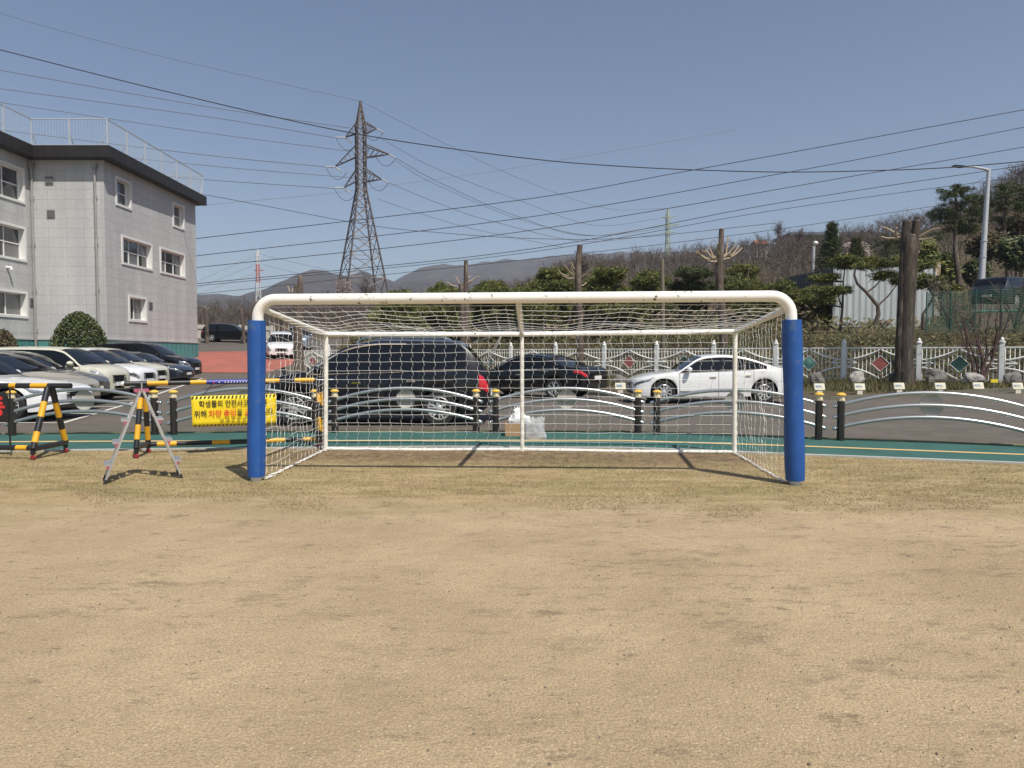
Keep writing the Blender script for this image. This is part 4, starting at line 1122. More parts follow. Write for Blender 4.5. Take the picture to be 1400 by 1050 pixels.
hb=Vector((-.84,.54)); rc_=Vector((2.72,22.55)); 
car('parked_car','sedan',rc_+hb*4.8,math.degrees(math.atan2(hb.y,hb.x)),BK,'black sedan with a red tail light strip parked behind the raised tailgate','car',chrome=True)
rd,inf2=None,None
car('parked_car','suv',nose_at(385,48.6,0),-72,W1,'white SUV facing the camera on the red paving','car',grille=(.5,.95),clad=True,scale=(1,1,1.0))
car('parked_car','van',nose_at(352,68.5,0),4,BK,'black people carrier parked far off before the pale concrete fence','car',scale=(1.05,1,1))
car('parked_car','suv',nose_at(405,56,0),-80,SV,'silver blue car half hidden behind the white SUV','car',detail=True,scale=(1,1,1.12))
# ------------------------------------------------------------------ white steel fence
m_fence=M('white_fence_paint',(.78,.79,.75),.5,var=.1,vs=2,dirt=(.25,.18,.12),ds=4,dth=.68)
def fence():
    # posts equally spaced along the fence line, behind the car park
    d=Vector((-.854,.519,0)); base=Vector((16.82,24.38,0)); Lp=2.47
    root=thing('steel_fence',(3,33,zg(3,33)),'long white steel picket fence with diamond plates between car park and bank','fence')
    cols=[(.40,.12,.10),(.03,.09,.075),(.20,.42,.33)]
    dm=[M('diamond_%s'%n_,c,.5,var=.2,vs=6) for n_,c in zip(('red','dark_green','light_green'),cols)]
    seq={0:1,1:0,2:2,3:1,4:1,5:0,6:1,7:0}
    for i in range(-2,15):
        p=base+d*(Lp*i); q=base+d*(Lp*(i+1)); zp=.47+.02*math.sin(i); 
        zp=max(.45,zg(p.x,p.y)-.02) if p.x<-9 else .46
        p.z=zp; q.z=max(.45,zg(q.x,q.y)-.02) if q.x<-9 else .46
        mb=MB(); mb.bar(p+Vector((0,0,-.15)),p+Vector((0,0,1.40)),.15,.15,up=d); 
        mb.lathe([(.10,1.38),(.105,1.42),(.05,1.45),(.06,1.49),(.045,1.53),(0,1.58)],p,n=8)
        mb.build('post',m_fence,root)
        if i==14: break
        mb=MB(); up=Vector((0,0,1))
        a,b=p+d*.1,q-d*.1
        for z in (.06,1.22): mb.bar(a+up*z,b+up*z,.035,.045)
        n_=17
        for k in range(n_+1):
            c=a.lerp(b,k/n_); mb.bar(c+up*.06,c+up*1.22,.022,.022)
        mb.build('picket_panel',m_fence,root)
        mb=MB(); c=a.lerp(b,.5); nn=Vector((-d.y,d.x,0)); nn=-nn if nn.y>0 else nn
        off=nn*.04
        Ls=(b-a).length
        # swooping bars and gable that meet the diamond
        for s in (-1,1):
            e=c+d*(s*Ls*.5)
            for z0,z1,z2 in ((.78,.84,1.16),(.50,.44,.08)):
                pts=[]
                for k in range(11):
                    t=k/10; z=(1-t)**2*z0+2*t*(1-t)*z1+t*t*z2
                    pts.append(e.lerp(c,t*.98)+up*z+off)
                mb.tube(pts,[.018+.012*math.sin(PI*k/10) for k in range(11)],6)
            mb.tube([e+up*.66+off,e.lerp(c,.30)+up*.66+off],[.02,.03],6)
            mb.tube([e.lerp(c,.30)+up*.66+off,e+up*.82+off],.014,6); mb.tube([e.lerp(c,.30)+up*.66+off,e+up*.50+off],.014,6)
        mb.build('ornament',m_fence,root)
        h=.29
        col=dm[seq.get((i)%8,0)]
        mb=MB(); o2=nn*.06
        P4=[c+up*(.64+h)+o2,c-d*h*1.02+up*.64+o2,c+up*(.64-h)+o2,c+d*h*1.02+up*.64+o2]
        mb.add(P4+[v-nn*.02 for v in P4],[(0,1,2,3),(7,6,5,4),(0,4,5,1),(1,5,6,2),(2,6,7,3),(3,7,4,0)])
        dp=mb.build('diamond_plate',col,root)
        mb=MB(); mb.tube(P4,.014,6,closed=True); mb.build('plate_rim',m_fence,dp)
fence()
# pale concrete fence far left
def concrete_fence():
    a=P(180,472,74); b=P(372,472,74); a.z=zg(a.x,a.y); b.z=zg(b.x,b.y)
    root=thing('concrete_fence',a.to_tuple(),'pale precast concrete fence at the far end of the car park','fence')
    m=M('pale_precast_concrete',(.52,.49,.42),.9,var=.15,vs=1)
    N=9; mb=MB()
    for i in range(N+1):
        p=a.lerp(b,i/N); mb=MB(); mb.box((p.x,p.y,p.z+.65),(.28,.28,1.6)); mb.build('post',m,root)
        if i<N:
            q=a.lerp(b,(i+1)/N); mb=MB()
            mb.bar(p+Vector((0,.05,1.15)),q+Vector((0,.05,1.15)),.14,.42); 
            mb.bar(p+Vector((0,.06,.10)),q+Vector((0,.06,.10)),.14,.3); mb.bar(p+Vector((0,.09,.6)),q+Vector((0,.09,.6)),.06,.75)
            mb.build('panel',m,root)
concrete_fence()
# ------------------------------------------------------------------ rocks and plaques
m_rock=M('grey_rock',(.16,.15,.135),.9,var=.4,vs=6,bump=.8,bs=12)
m_rock2=M('pale_rock',(.36,.34,.31),.9,var=.3,vs=6,bump=.8,bs=12)
m_plq=M('cream_plaque',(.66,.62,.48),.6); m_photo=M('blue_picture',(.15,.25,.40),.5)
rocks=[(848,527,515,17,0,'dark rock behind a cream plaque beside the black sedan tail',525),
 (1120,529,511,19,0,'dark upright rock right of the blue goal pad, behind the first post pair',526),
 (1175,527,509,20,1,'grey rock in front of the fence under the red diamond plate',526),
 (1229,525,509,22,0,'dark angular rock at the foot of the thick pruned trunk',525),
 (1285,527,508,24,0,'brown leaning rock right of the thick pruned trunk',525),
 (1337,527,511,27,1,'pale wide rock behind the arched railing near the yellow tag',524.5),
 (1391,527,510,24,0,'grey rock on a plinth at the right edge of the photo',525)]
for i,(px,yb,yt,wd,kind,lab,py) in enumerate(rocks):
    Y=24.0 if px>1000 else 26.5
    b=G(px,min(yb,529)); 
    Y=b.y; w_=wd/F*Y; h_=(yb-yt)/F*Y
    t=thing('rock',b.to_tuple(),lab,'rock','standing rocks with plaques along the white fence')
    mb=MB(); mb.blob(b+Vector((0,.2,h_*.45)),(w_*.52,w_*.35,h_*.62),i+3,.45,3,1.3); mb.build('stone',m_rock2 if kind else m_rock,t)
    pb=G(px,py+13)
    q=thing('plaque',pb.to_tuple(),'cream plaque on a short stand before the rock '+('by the black sedan','right of the blue pad','under the red diamond','at the thick trunk foot','right of the thick trunk','near the yellow tag','at the right edge')[i],'plaque','cream plaques in front of the rocks')
    mb=MB(); s=F/pb.y; pw,ph=14.5/s,9.5/s
    mb.box(pb+Vector((0,0,.10)),(pw*.5,.08,.3)); z=CH-(py+3-485.5)/s
    mb.build('stand',m_plq,q)
    mb=MB(); rt_=Matrix.Rotation(math.radians(-18),3,'X'); mb.box((pb.x,pb.y,z),(pw,.05,ph),rt_,bev=.01); bd_=mb.build('plate',m_plq,q)
    mb=MB(); 
    mb.box(Vector((pb.x-pw*.1,pb.y,z))+rt_@Vector((0,-.03,ph*.05)),(pw*.55,.008,ph*.25),rt_); mb.build('picture',m_photo,bd_)
pb=G(1358.5,534)
q=thing('garden_tag',pb.to_tuple(),'small yellow garden tag stuck in the planting bed at right','tag')
s=F/pb.y; z=CH-(521-485.5)/s
mb=MB(); mb.tube([pb,Vector((pb.x,pb.y,z))],.012,6); mb.build('stake',m_galv,q)
mb=MB(); mb.box((pb.x,pb.y-.02,z),(10/s,.02,5/s),bev=.008); mb.build('tag_plate',M('yellow_tag',(.70,.58,.03),.5),q)
# ------------------------------------------------------------------ vegetation helpers
m_pine=leafmat('pine_needles',(.105,.130,.036),.5,.6,(.19,.19,.05))
m_pinedk=leafmat('dark_pine_needles',(.055,.074,.028),.5,.6,(.10,.115,.04))
m_bush=leafmat('evergreen_leaves',(.040,.058,.018),.55,.5,(.09,.105,.028))
m_bushbr=leafmat('brown_shrub_leaves',(.075,.062,.030),.5,.7,(.12,.09,.045))
m_scrub=leafmat('dry_scrub',(.155,.115,.065),.55,.85,(.07,.08,.028))
m_scrubgreen=leafmat('green_scrub',(.07,.085,.028),.55,.8,(.16,.125,.06))
def tuft(mb,c,r,n,size,wd,flat=.6):
    for _ in range(n):
        d=Vector((R.gauss(0,1),R.gauss(0,1),R.gauss(0,1)*flat+.25)).normalized()
        p=c+Vector((R.uniform(-1,1),R.uniform(-1,1),R.uniform(-.6,.6)*flat))*r
        e=d.orthogonal().normalized(); e=(e*math.cos(R.random()*6)+d.cross(e)*math.sin(R.random()*6))*wd
        o=len(mb.v); L=size*(.6+.8*R.random())
        mb.v+=[p-e,p+e,p+d*L]; mb.f.append([o,o+1,o+2]); mb.mi.append(0)
def leaf(mb,p,sz,nrm=None):
    d=Vector((R.gauss(0,1),R.gauss(0,1),R.gauss(0,1))).normalized(); e=d.orthogonal().normalized()
    o=len(mb.v); s=sz*(.6+.8*R.random()); mb.v+=[p-d*s,p+e*s*.5,p+d*s,p-e*s*.5]; mb.f.append([o,o+1,o+2,o+3]); mb.mi.append(0)
def clump(mb,c,rad,tufts,nper,size,wd,shell=.5):
    for _ in range(tufts):
        d=Vector((R.gauss(0,1),R.gauss(0,1),R.gauss(0,1))).normalized()*(shell+(1-shell)*R.random())
        tuft(mb,Vector(c)+Vector((d.x*rad[0],d.y*rad[1],d.z*rad[2])),size*.5,nper,size,wd)
def pine(px,ybase,ytop,Y,wpx,label,pads,dark=False,trunkpx=None,group='pines behind the white fence',dens=1.0,trunk_r=.11):
    """pads: foliage masses as (px, py, half width px, half height px, depth offset)"""
    b=P(px,ybase,Y); b.z=min(b.z,zg(b.x,b.y)+.0); b.z=zg(b.x,b.y)-.05
    t=thing('pine_tree',b.to_tuple(),label,'pine tree',group)
    s=F/Y
    top=P(pads[0][0],pads[0][1],Y)
    pts=[P(x,y,Y) for x,y in trunkpx] if trunkpx else [b,b.lerp(top,.35)+Vector((R.uniform(-.3,.3),0,0)),b.lerp(top,.7)+Vector((R.uniform(-.3,.3),.1,0)),top]
    mb=MB(); k=len(pts); mb.tube(pts,[trunk_r*(1-.7*i/(k-1)) for i in range(k)],8)
    for (x,y,a,h,dy) in pads:
        c=P(x,y,Y)+Vector((0,dy,0)); src=min(pts,key=lambda q:(q-c).length+max(0,q.z-c.z)*2)
        mb.tube([src,src.lerp(c,.5)+Vector((0,0,-.1)),c],[.05,.035,.015],5)
    mb.build('trunk',m_bark,t,True)
    mb=MB()
    for (x,y,a,h,dy) in pads:
        c=P(x,y,Y)+Vector((0,dy,0)); ra,rh=a/s,h/s
        if Y<37: ra*=.72; rh*=.6
        n_=max(8,int(dens*ra*ra*(38 if not dark else 30)))
        for _ in range(n_):
            an=R.random()*2*PI; q=R.random()**.5
            cc=c+Vector((ra*q*math.cos(an),ra*.8*q*math.sin(an),rh*(R.uniform(-.9,.9))*math.sqrt(max(0,1-q*q))+R.uniform(-.3,.3)*rh))
            clump(mb,cc,(.28,.28,.15),9,7,.22,.022)
    mb.build('foliage',m_pinedk if dark else m_pine,t)
    return t
def pinepads(x0,x1,yt,yb,n_,seed):
    rr=random.Random(seed); out=[]
    for i in range(n_):
        v=(i+.5)/n_; wv=.45+.55*math.sin(PI*min(1,v*.75+.12))
        cx=(x0+x1)/2+(x1-x0)*.5*(1-wv*.55)*rr.uniform(-1,1)*(.2+.8*min(1,v*2)); y=lerp(yt+5,yb-6,v)+rr.uniform(-3,3)
        out.append((cx,y,(x1-x0)*.42*wv*rr.uniform(.85,1.2),8.5*rr.uniform(.8,1.3),rr.uniform(-1.2,1.2)))
    return out
rowp=[(548,522,575,402,455,'small green pine behind the crossbar, between lattice pylon and twin trunk'),(604,575,640,395,458,'green pine just left of the twin stemmed pruned trunk'),
(668,640,700,388,460,'low bushy pine right of the twin stemmed pruned trunk'),(716,690,745,393,460,'low pine above the middle roof strut of the goal'),(752,728,786,371,460,'tall yellowish green pine left of the second pruned trunk'),
(826,796,870,372,462,'wide spreading pine right of the second pruned trunk'),(888,858,912,376,460,'pine behind the bare wooden pole'),(938,915,978,367,462,'dark layered pine left of the many branched pruned trunk'),
(1016,994,1052,364,460,'layered pine right of the many branched pruned trunk'),(1070,1048,1098,388,462,'yellowish pine left of the dark shed wall'),(1108,1090,1134,398,465,'pale green pine in front of the dark shed wall')]
for i,(px,x0,x1,yt,yb,lab) in enumerate(rowp):
    Y=41+((i*7)%5)*.9; pine(px,470,yt,Y,x1-x0,lab,pinepads(x0-3,x1+3,yt-3,yb,12,i+40),dark=(i in (7,)),dens=1.6)
# garden pines by the shed
pine(1152,455,352,35,50,'trained garden pine with flat pads left of the corrugated shed wall',[(1155,356,22,6,0),(1130,379,22,6,.3),(1140,398,24,6,-.3),(1118,408,18,7,.2),(1160,362,14,5,.4)],trunkpx=[(1148,458),(1152,420),(1153,385),(1156,358)],dens=1.8,trunk_r=.07)
pine(1210,455,350,34,60,'bent red barked garden pine in front of the corrugated shed wall',[(1196,358,24,7,.2),(1220,360,22,7,-.2),(1213,376,22,7,.3),(1185,365,16,5,0),(1232,385,14,6,.2)],trunkpx=[(1192,456),(1201,430),(1200,418),(1185,400),(1172,388),(1168,376),(1170,366)],dens=1.8,trunk_r=.12)
pine(1272,455,350,35,60,'crooked garden pine right of the thick pruned trunk by the shed end',[(1262,362,20,8,.2),(1268,382,20,8,-.2),(1256,390,16,7,.2),(1292,394,20,8,0),(1246,370,14,7,0)],trunkpx=[(1268,460),(1262,448),(1262,430),(1272,414),(1276,405),(1268,392)],dens=1.8,trunk_r=.11)
# big hillside pines on the right
pine(1308,392,253,48,80,'tall red trunked pine with an open layered crown left of the street lamp',[(1306,262,20,9,0),(1318,258,10,7,.5),(1292,274,13,8,-.5),(1296,290,20,10,.3),(1286,302,12,7,0),(1318,280,18,10,-.4),(1330,292,18,9,.5),(1312,310,20,10,0),(1326,306,16,9,.7),(1300,300,14,8,.3)],trunkpx=[(1312,395),(1310,372),(1306,345),(1306,320),(1308,290),(1306,262)],dark=True,dens=.75,group='dark pines on the right hillside',trunk_r=.2)
pine(1345,380,268,54,60,'dark pine crown behind the street lamp pole',[(1338,272,16,9,0),(1330,268,14,7,.4),(1350,282,14,9,.5),(1338,295,20,12,0),(1326,315,18,10,.4)],dark=True,dens=.6,group='dark pines on the right hillside',trunk_r=.2)
pine(1385,380,250,50,80,'broad dark pine at the right edge beyond the street lamp',[(1377,256,14,8,0),(1395,262,22,10,.4),(1365,270,16,10,-.3),(1380,280,26,12,.2),(1408,280,22,12,0),(1372,298,18,9,.4)],dark=True,dens=.6,group='dark pines on the right hillside',trunk_r=.2)
pine(1218,365,318,60,60,'dark round pine beyond the shed, behind the thick pruned trunk',[(1212,330,14,9,0),(1203,338,16,10,.4),(1224,334,16,10,.2),(1214,346,20,10,0),(1240,325,16,8,.4),(1282,322,14,7,.4)],dark=True,dens=.5,group='dark pines on the right hillside',trunk_r=.2)
# conical fir
def conifer(px,yb,yt,Y,wpx,label):
    b=P(px,yb,Y); b.z=zg(b.x,b.y); t=thing('fir_tree',b.to_tuple(),label,'fir tree'); top=P(px,yt,Y); s=F/Y
    mb=MB(); mb.tube([b,top],[.16,.02],6); mb.build('trunk',m_bark,t)
    mb=MB(); H=top.z-P(px,yb,Y).z; z0=top.z-H
    for _ in range(420):
        v=R.random()**.8; r_=wpx/s/2*(1-v)*(.75+.35*R.random()); a=R.random()*2*PI; q=R.random()**.4
        c=Vector((b.x+r_*q*math.cos(a),b.y+r_*q*math.sin(a),z0+H*v)); clump(mb,c,(.25,.25,.15),4,6,.24,.02)
    mb.build('foliage',m_pinedk,t)
conifer(1136,372,306,52,48,'dark conical fir beyond the shed roof')
conifer(1170,372,326,56,30,'small dark fir right of the conical fir')
def hillbush(px,py,wpx,hpx,Y,mat,label,n_=500,name='shrub',cat='shrub',sz=.14,group=None):
    c=P(px,py,Y); s=F/Y; g=zg(c.x,c.y); t=thing(name,(c.x,c.y,g),label,cat,group)
    mb=MB(); mb.tube([(c.x,c.y,g-.1),(c.x,c.y,c.z)],.06,5)
    for k in range(5): mb.tube([(c.x,c.y,lerp(g,c.z,.3)),(c.x+R.uniform(-.6,.6)*wpx/s,c.y+R.uniform(-.3,.3),c.z+R.uniform(-.2,.4)*hpx/s)],[.04,.015],5)
    mb.build('stem',m_bark,t)
    mb=MB()
    for _ in range(n_):
        d=Vector((R.gauss(0,1),R.gauss(0,1),R.gauss(0,1))).normalized(); k=.55+.5*R.random()
        k*=1+.3*noise.noise(d*2.3+Vector((px,py,0)))
        p=c+Vector((d.x*wpx/2/s*k,d.y*wpx/2.4/s*k,d.z*hpx/2/s*k))
        for _ in range(3): leaf(mb,p+Vector((R.uniform(-1,1),R.uniform(-1,1),R.uniform(-1,1)))*.12,sz)
    mb.build('foliage',mat,t); return t
m_blossom=leafmat('pale_blossom',(.40,.32,.30),.3,.8,(.25,.19,.17))
hillbush(1168,347,40,34,58,m_blossom,'pale blossoming tree right of the conical fir',700,'blossom_tree','tree',.10)
hillbush(468,396,26,34,60,m_blossom,'white blossoming tree at the foot of the lattice pylon',320,'blossom_tree','tree',.06)
# evergreen bank of shrubs in front of hillside pines
for k,(px,py,wd,ht,Y,m,lab) in enumerate([(1288,368,44,44,49,m_pine,'loose green shrub thicket under the tall red trunked pine'),(1334,372,36,36,49.5,m_pinedk,'dark shrub beside the street lamp foot'),(1262,350,44,44,47,m_pine,'green shrub behind the shed end'),(1390,345,50,44,46,m_pinedk,'dark shrub below the broad pine at the right edge'),(1350,335,50,40,50,m_bushbr,'brown thicket right of the street lamp pole'),(1392,312,50,44,52,m_bushbr,'brown thicket below the broad dark pine'),(1180,372,40,26,44,m_pine,'green shrub peeking above the shed wall'),(1235,362,34,26,44,m_pine,'green shrub behind the middle of the shed')]):
    hillbush(px,py,wd,ht,Y,m,lab,900,'shrub','shrub',.13,'thickets on the right hillside')
# shrubs before the school
def dome(px,yb,yt,wpx,Y,mat,label,n_=9500,sz=.06):
    b=P(px,yb,Y); g=zg(b.x,b.y); s=F/Y; H=P(px,yt,Y).z-g; t=thing('shrub',(b.x,b.y,g),label,'shrub')
    mb=MB(); 
    for k in range(7): mb.tube([(b.x,b.y,g-.1),(b.x+R.uniform(-.5,.5),b.y+R.uniform(-.4,.4),g+H*.6)],[.06,.02],5)
    mb.build('stem',m_bark,t)
    mb=MB(); W_=wpx/2/s
    for _ in range(n_):
        a=R.random()*2*PI; v=R.random(); 
        prof=(1-v**2.2)**.5
        q=(.78+.26*R.random()); q*=1+.22*noise.noise(Vector((math.cos(a)*2.2,math.sin(a)*2.2,v*4+px)))
        p=Vector((b.x+W_*prof*q*math.cos(a),b.y+W_*.85*prof*q*math.sin(a),g+.1+H*v*(.95+.07*R.random())))
        leaf(mb,p,sz)
    for _ in range(n_//3):
        a=R.random()*2*PI; v=1-R.random()**2*.5; prof=(1-v**2.2)**.5; q=R.random()**.5
        leaf(mb,Vector((b.x+W_*prof*q*math.cos(a),b.y+W_*.85*prof*q*math.sin(a),g+H*v)),sz)
    mb.build('foliage',mat,t)
dome(109,498,430,80,36.5,m_bush,'clipped round green shrub against the school wall')
dome(5,498,454,46,36,m_bushbr,'brownish rounded shrub at the left edge before the school',6000)
# ------------------------------------------------------------------ pruned street trees
def pruned(label,Y,stems,branches,br=.035,bark=m_bark,group='pruned bare trunks along the white fence'):
    """stems: ([(px,py)..],[radius px..]); branches: [(px,py)...] polylines"""
    s=F/Y; b=P(*stems[0][0][0],Y); g=zg(b.x,b.y)
    t=thing('pruned_tree',(b.x,b.y,g),label,'pruned tree',group)
    for pts,rad in stems:
        q=[P(x,y,Y) for x,y in pts]; q=[Vector((q[0].x,q[0].y,min(g-.1,q[0].z)))]+q
        rr=[rad[0]/s*1.15]+[r_/s for r_ in rad]
        qq=[];r2=[]
        for i in range(len(q)-1):
            K=max(2,int((q[i+1]-q[i]).length/.22))
            for k in range(K):
                u=k/K; qq.append(q[i].lerp(q[i+1],u)); r2.append(lerp(rr[i],rr[i+1],u)*(1+.14*noise.noise(qq[-1]*2.7)))
        qq.append(q[-1]); r2.append(rr[-1])
        mb=MB(); mb.tube(qq,r2,14)
        tr=mb.build('trunk',bark,t,True,ang=60)
        mb=MB(); mb.lathe([(0,.012),(rr[-1]*.92,.012),(rr[-1]*.97,-.02)],q[-1],n=14); mb.build('cut_face',m_barkpale,tr)
    for pl in branches:
        dy=R.uniform(-.5,.5); n_=len(pl)
        q=[P(x,y,Y)+Vector((0,dy*i/(n_-1),0)) for i,(x,y) in enumerate(pl)]
        mb=MB(); mb.tube(q,[br*1.0*(1-.4*i/(n_-1)) for i in range(n_)],7); mb.build('branch',m_barkpale,t,True)
pruned('slim twin stemmed pruned trunk left of the middle roof strut',32,[([(634,520),(633,450),(631.5,400),(631,388)],[5,4.6,3.8,3.4]),([(638,520),(638,440),(637,400),(637,356)],[4.5,4.2,3.6,2.6])],[[(631,392),(627,385),(622,377)],[(625,392),(617,390),(610,385)],[(639,386),(645,383),(650,379),(655,378)],[(639,380),(643,376)],[(640,388),(646,385)]])
pruned('tall pruned trunk with upswept stubs behind the right half of the crossbar',30.5,[([(793,535),(793,450),(791,400),(790,372),(793,335)],[5.5,4.6,4.6,4.6,3.6])],[[(787,381),(777,378),(767,374),(763,368)],[(786,379),(778,372),(770,363)],[(787,378),(781,369),(779,360)],[(788,372),(783,364),(781,358)],[(794,379),(800,376),(806,370),(811,366)],[(795,391),(800,388),(803,385)],[(788,380),(776,381),(768,377)]])
pruned('pruned trunk with a candelabra of pale stubs behind the goal near its right end',29.5,[([(990,540),(989,450),(985,400),(983,372),(985,350),(986.5,313)],[6,5.6,5,5.4,4.2,3.2])],
 [[(981,358),(970,358),(958,352),(949,344)],[(980,357),(968,352),(955,342)],[(980,356),(972,350),(965,340)],[(983,355),(976,350),(972,335)],[(981,354),(973,346),(964,340)],[(988,354),(994,346),(998,322)],[(988,355),(1000,352),(1010,345),(1019,337)],[(989,355),(1002,349),(1014,335)],[(989,352),(998,345),(1006,334)],[(985,352),(990,343),(993,330)],[(984,352),(979,342),(977,335)],[(988,350),(996,348),(1004,347)]],.045)
pruned('thickest pruned trunk with a forked cut top at right, in front of the shed',24.9,[([(1236,535),(1236,500),(1238,440),(1240,380),(1242,335),(1243,322)],[11,9.3,8.6,9.2,10,8.5]),([(1229,525),(1229.5,480),(1231.5,430),(1235,360),(1238,320),(1240,303)],[6,5.2,5,5,5.4,5]),([(1244,525),(1243.5,480),(1245.5,420),(1248.5,360),(1251,322),(1253,302)],[6,5.3,5.2,5.2,5,4.5])],
 [[(1240,325),(1228,318),(1219,310),(1214,307)],[(1237,322),(1227,325),(1217,324),(1212,321)],[(1226,326),(1222,318),(1221,313)],[(1256,324),(1262,320),(1268,316),(1274,315)],[(1255,328),(1262,328),(1268,327)],[(1247,318),(1252,325),(1258,328)],[(1247,366),(1241,365),(1238,367)],[(1250,398),(1254,398)],[(1255,330),(1259,338),(1256,346)]],.045,m_barkdark)
pruned('pruned trunk behind the left net beside the white SUV',36,[([(408,520),(408,450),(410,400),(411,378)],[7,6,4.5,3.2]),([(405,450),(404,400),(405,390)],[4,3,2.4])],[[(396,399),(394,393),(392,391)],[(400,400),(398,394)]])
pruned('thin pruned trunk near the school corner before the concrete fence',66,[([(283,474),(283,445),(281,421)],[3,2.4,1.6])],[[(281,424),(279,420),(278,418)],[(282,424),(285,420)]],group='pruned bare trunks along the concrete fence')
pruned('thin pruned trunk above the black people carrier',66,[([(334,474),(332,440),(329,419)],[2.6,2,1.3])],[[(330,424),(328,420),(326,418)]],group='pruned bare trunks along the concrete fence')
b=P(907,500,33); t=thing('wooden_pole',(b.x,b.y,zg(b.x,b.y)),'plain bare wooden pole standing between two pruned trunks','pole')
mb=MB(); mb.tube([Vector((b.x,b.y,zg(b.x,b.y)-.1)),P(906,420,33),P(905.3,354,33)],[.105,.1,.095],12); mb.build('pole_shaft',M('weathered_wood',(.17,.14,.10),.9,var=.3,vs=5,aniso=(1,1,.2)),t,True)
# ------------------------------------------------------------------ bare trees
def baretree(mb,b,h,spread=.5,n1=9,n2=6,wd=.03,rng=R):
    top=b+Vector((rng.uniform(-.1,.1)*h,rng.uniform(-.1,.1)*h,h*.75))
    def blade(p,q,w_):
        e=(q-p).cross(Vector((rng.gauss(0,1),rng.gauss(0,1),.1))).normalized()*w_
        o=len(mb.v); mb.v+=[p-e,p+e,q]; mb.f.append([o,o+1,o+2]); mb.mi.append(0)
    blade(b,top+Vector((0,0,h*.15)),wd*2.2); blade(b+Vector((.02,0,0)),top,wd*2)
    for i in range(n1):
        t=.22+.7*rng.random(); p=b.lerp(top,t); a=rng.random()*2*PI; L=h*spread*(1.05-t*.6)*(.6+.6*rng.random())
        q=p+Vector((math.cos(a)*.62,math.sin(a)*.62,.8))*L; blade(p,q,wd)
        for k in range(n2):
            u=.25+.7*rng.random(); p2=p.lerp(q,u); d=Vector((rng.gauss(0,1),rng.gauss(0,1),abs(rng.gauss(0,1))+.5)).normalized()
            q2=p2+d*L*.45*(.5+rng.random()); blade(p2,q2,wd*.6)
            if n2>5: blade(p2.lerp(q2,.5),p2.lerp(q2,.5)+Vector((rng.gauss(0,1),rng.gauss(0,1),rng.random()+.4)).normalized()*L*.25,wd*.5)
mb=MB(); rw=random.Random(5)
for _ in range(3000):
    az=rw.uniform(585,1560); rr=rw.uniform(62,150); X=(az-700)/F*rr; Y=rr
    if rr<75 and az>1120: continue
    if az<690 and rw.random()<.5: continue
    h=rw.uniform(3.0,5.4)*(.8 if rr<80 else 1.0)*(.7 if az<740 else 1 if az<1230 else .8); baretree(mb,Vector((X,Y,zg(X,Y)-.1)),h,.5,8,6,.026,rw)
tag(mb.build('bare_woodland',leafmat('bare_wood_twigs',(.11,.084,.068),.5,.9,(.175,.14,.115))),kind='stuff')
mb=MB()
for _ in range(620):
    az=rw.uniform(170,600); rr=rw.uniform(80,170); X=(az-700)/F*rr; Y=rr
    baretree(mb,Vector((X,Y,zg(X,Y)-.1)),rw.uniform(2.6,5.2),.5,8,6,.030,rw)
tag(mb.build('left_bare_woodland',leafmat('grey_wood_twigs',(.105,.085,.070),.45,.9,(.155,.12,.095))),kind='stuff')
def solo(px,yb,yt,Y,label,n1=26,spread=.42,mat=None):
    b=P(px,yb,Y); t=thing('bare_tree',b.to_tuple(),label,'bare tree'); h=(P(px,yt,Y).z-b.z)/.98
    mb=MB(); mb.tube([b-Vector((0,0,3)),b+Vector((0,0,h*.3)),b+Vector((.1,0,h*.6))],[.16,.12,.05],6); mb.build('trunk',m_twig,t)
    mb=MB(); baretree(mb,b,h,spread,n1,12,.03); mb.build('crown',m_twig,t)
solo(1064,336,300,115,'round crowned bare tree standing out on the hilltop',34,.5)
solo(1092,338,306,116,'smaller bare tree right of the round one on the hilltop',22,.45)
solo(792,400,338,60,'bare twiggy tree behind the second pruned trunk',40,.45)
solo(1400,300,205,58,'tall bare tree cut by the right edge of the photo',40,.4)
solo(1248,340,285,95,'bare hilltop tree behind the forked trunk top',24,.45)
solo(445,425,395,70,'slight bare tree left of the lattice pylon foot',24,.45)
solo(500,424,372,75,'reddish bare tree between the pylon legs',30,.42)
# reddish bare shrub in the bed at right
def bareshrub(px,yb,yt,wpx,Y,label,col):
    b=P(px,yb,Y); b.z=zg(b.x,b.y); t=thing('bare_shrub',b.to_tuple(),label,'bare shrub'); s=F/Y; H=P(px,yt,Y).z-b.z
    mb=MB()
    for k in range(9):
        a=R.uniform(-1,1); p=b.copy(); pts=[p.copy()]
        d=Vector((a*.55,R.uniform(-.3,.3),1)).normalized()
        for i in range(6):
            d=(d+Vector((R.uniform(-.3,.3),R.uniform(-.2,.2),R.uniform(-.05,.2)))).normalized(); p=p+d*H*.19*(.7+.5*R.random()); pts.append(p.copy())
            for _ in range(4):
                q=p+Vector((R.uniform(-1,1),R.uniform(-.6,.6),R.uniform(.1,1))).normalized()*H*.17; mb.tube([p,p.lerp(q,.5)+Vector((0,0,.03)),q],[.008,.006,.003],3,cap=False)
        mb.tube(pts,[.045-.006*i for i in range(7)],6)
    mb.build('branches',M('reddish_bark',col,.85,var=.3,vs=8),t)
bareshrub(1338,522,425,90,24.2,'reddish bare shrub with spreading stems before the white fence at right',(.095,.055,.050))
bareshrub(1388,470,395,70,31,'tangled brown bramble in front of the mesh fence at the right edge',(.12,.09,.07))
bareshrub(1300,430,390,44,33,'grey brown bare bramble at the shed end',(.14,.11,.09))
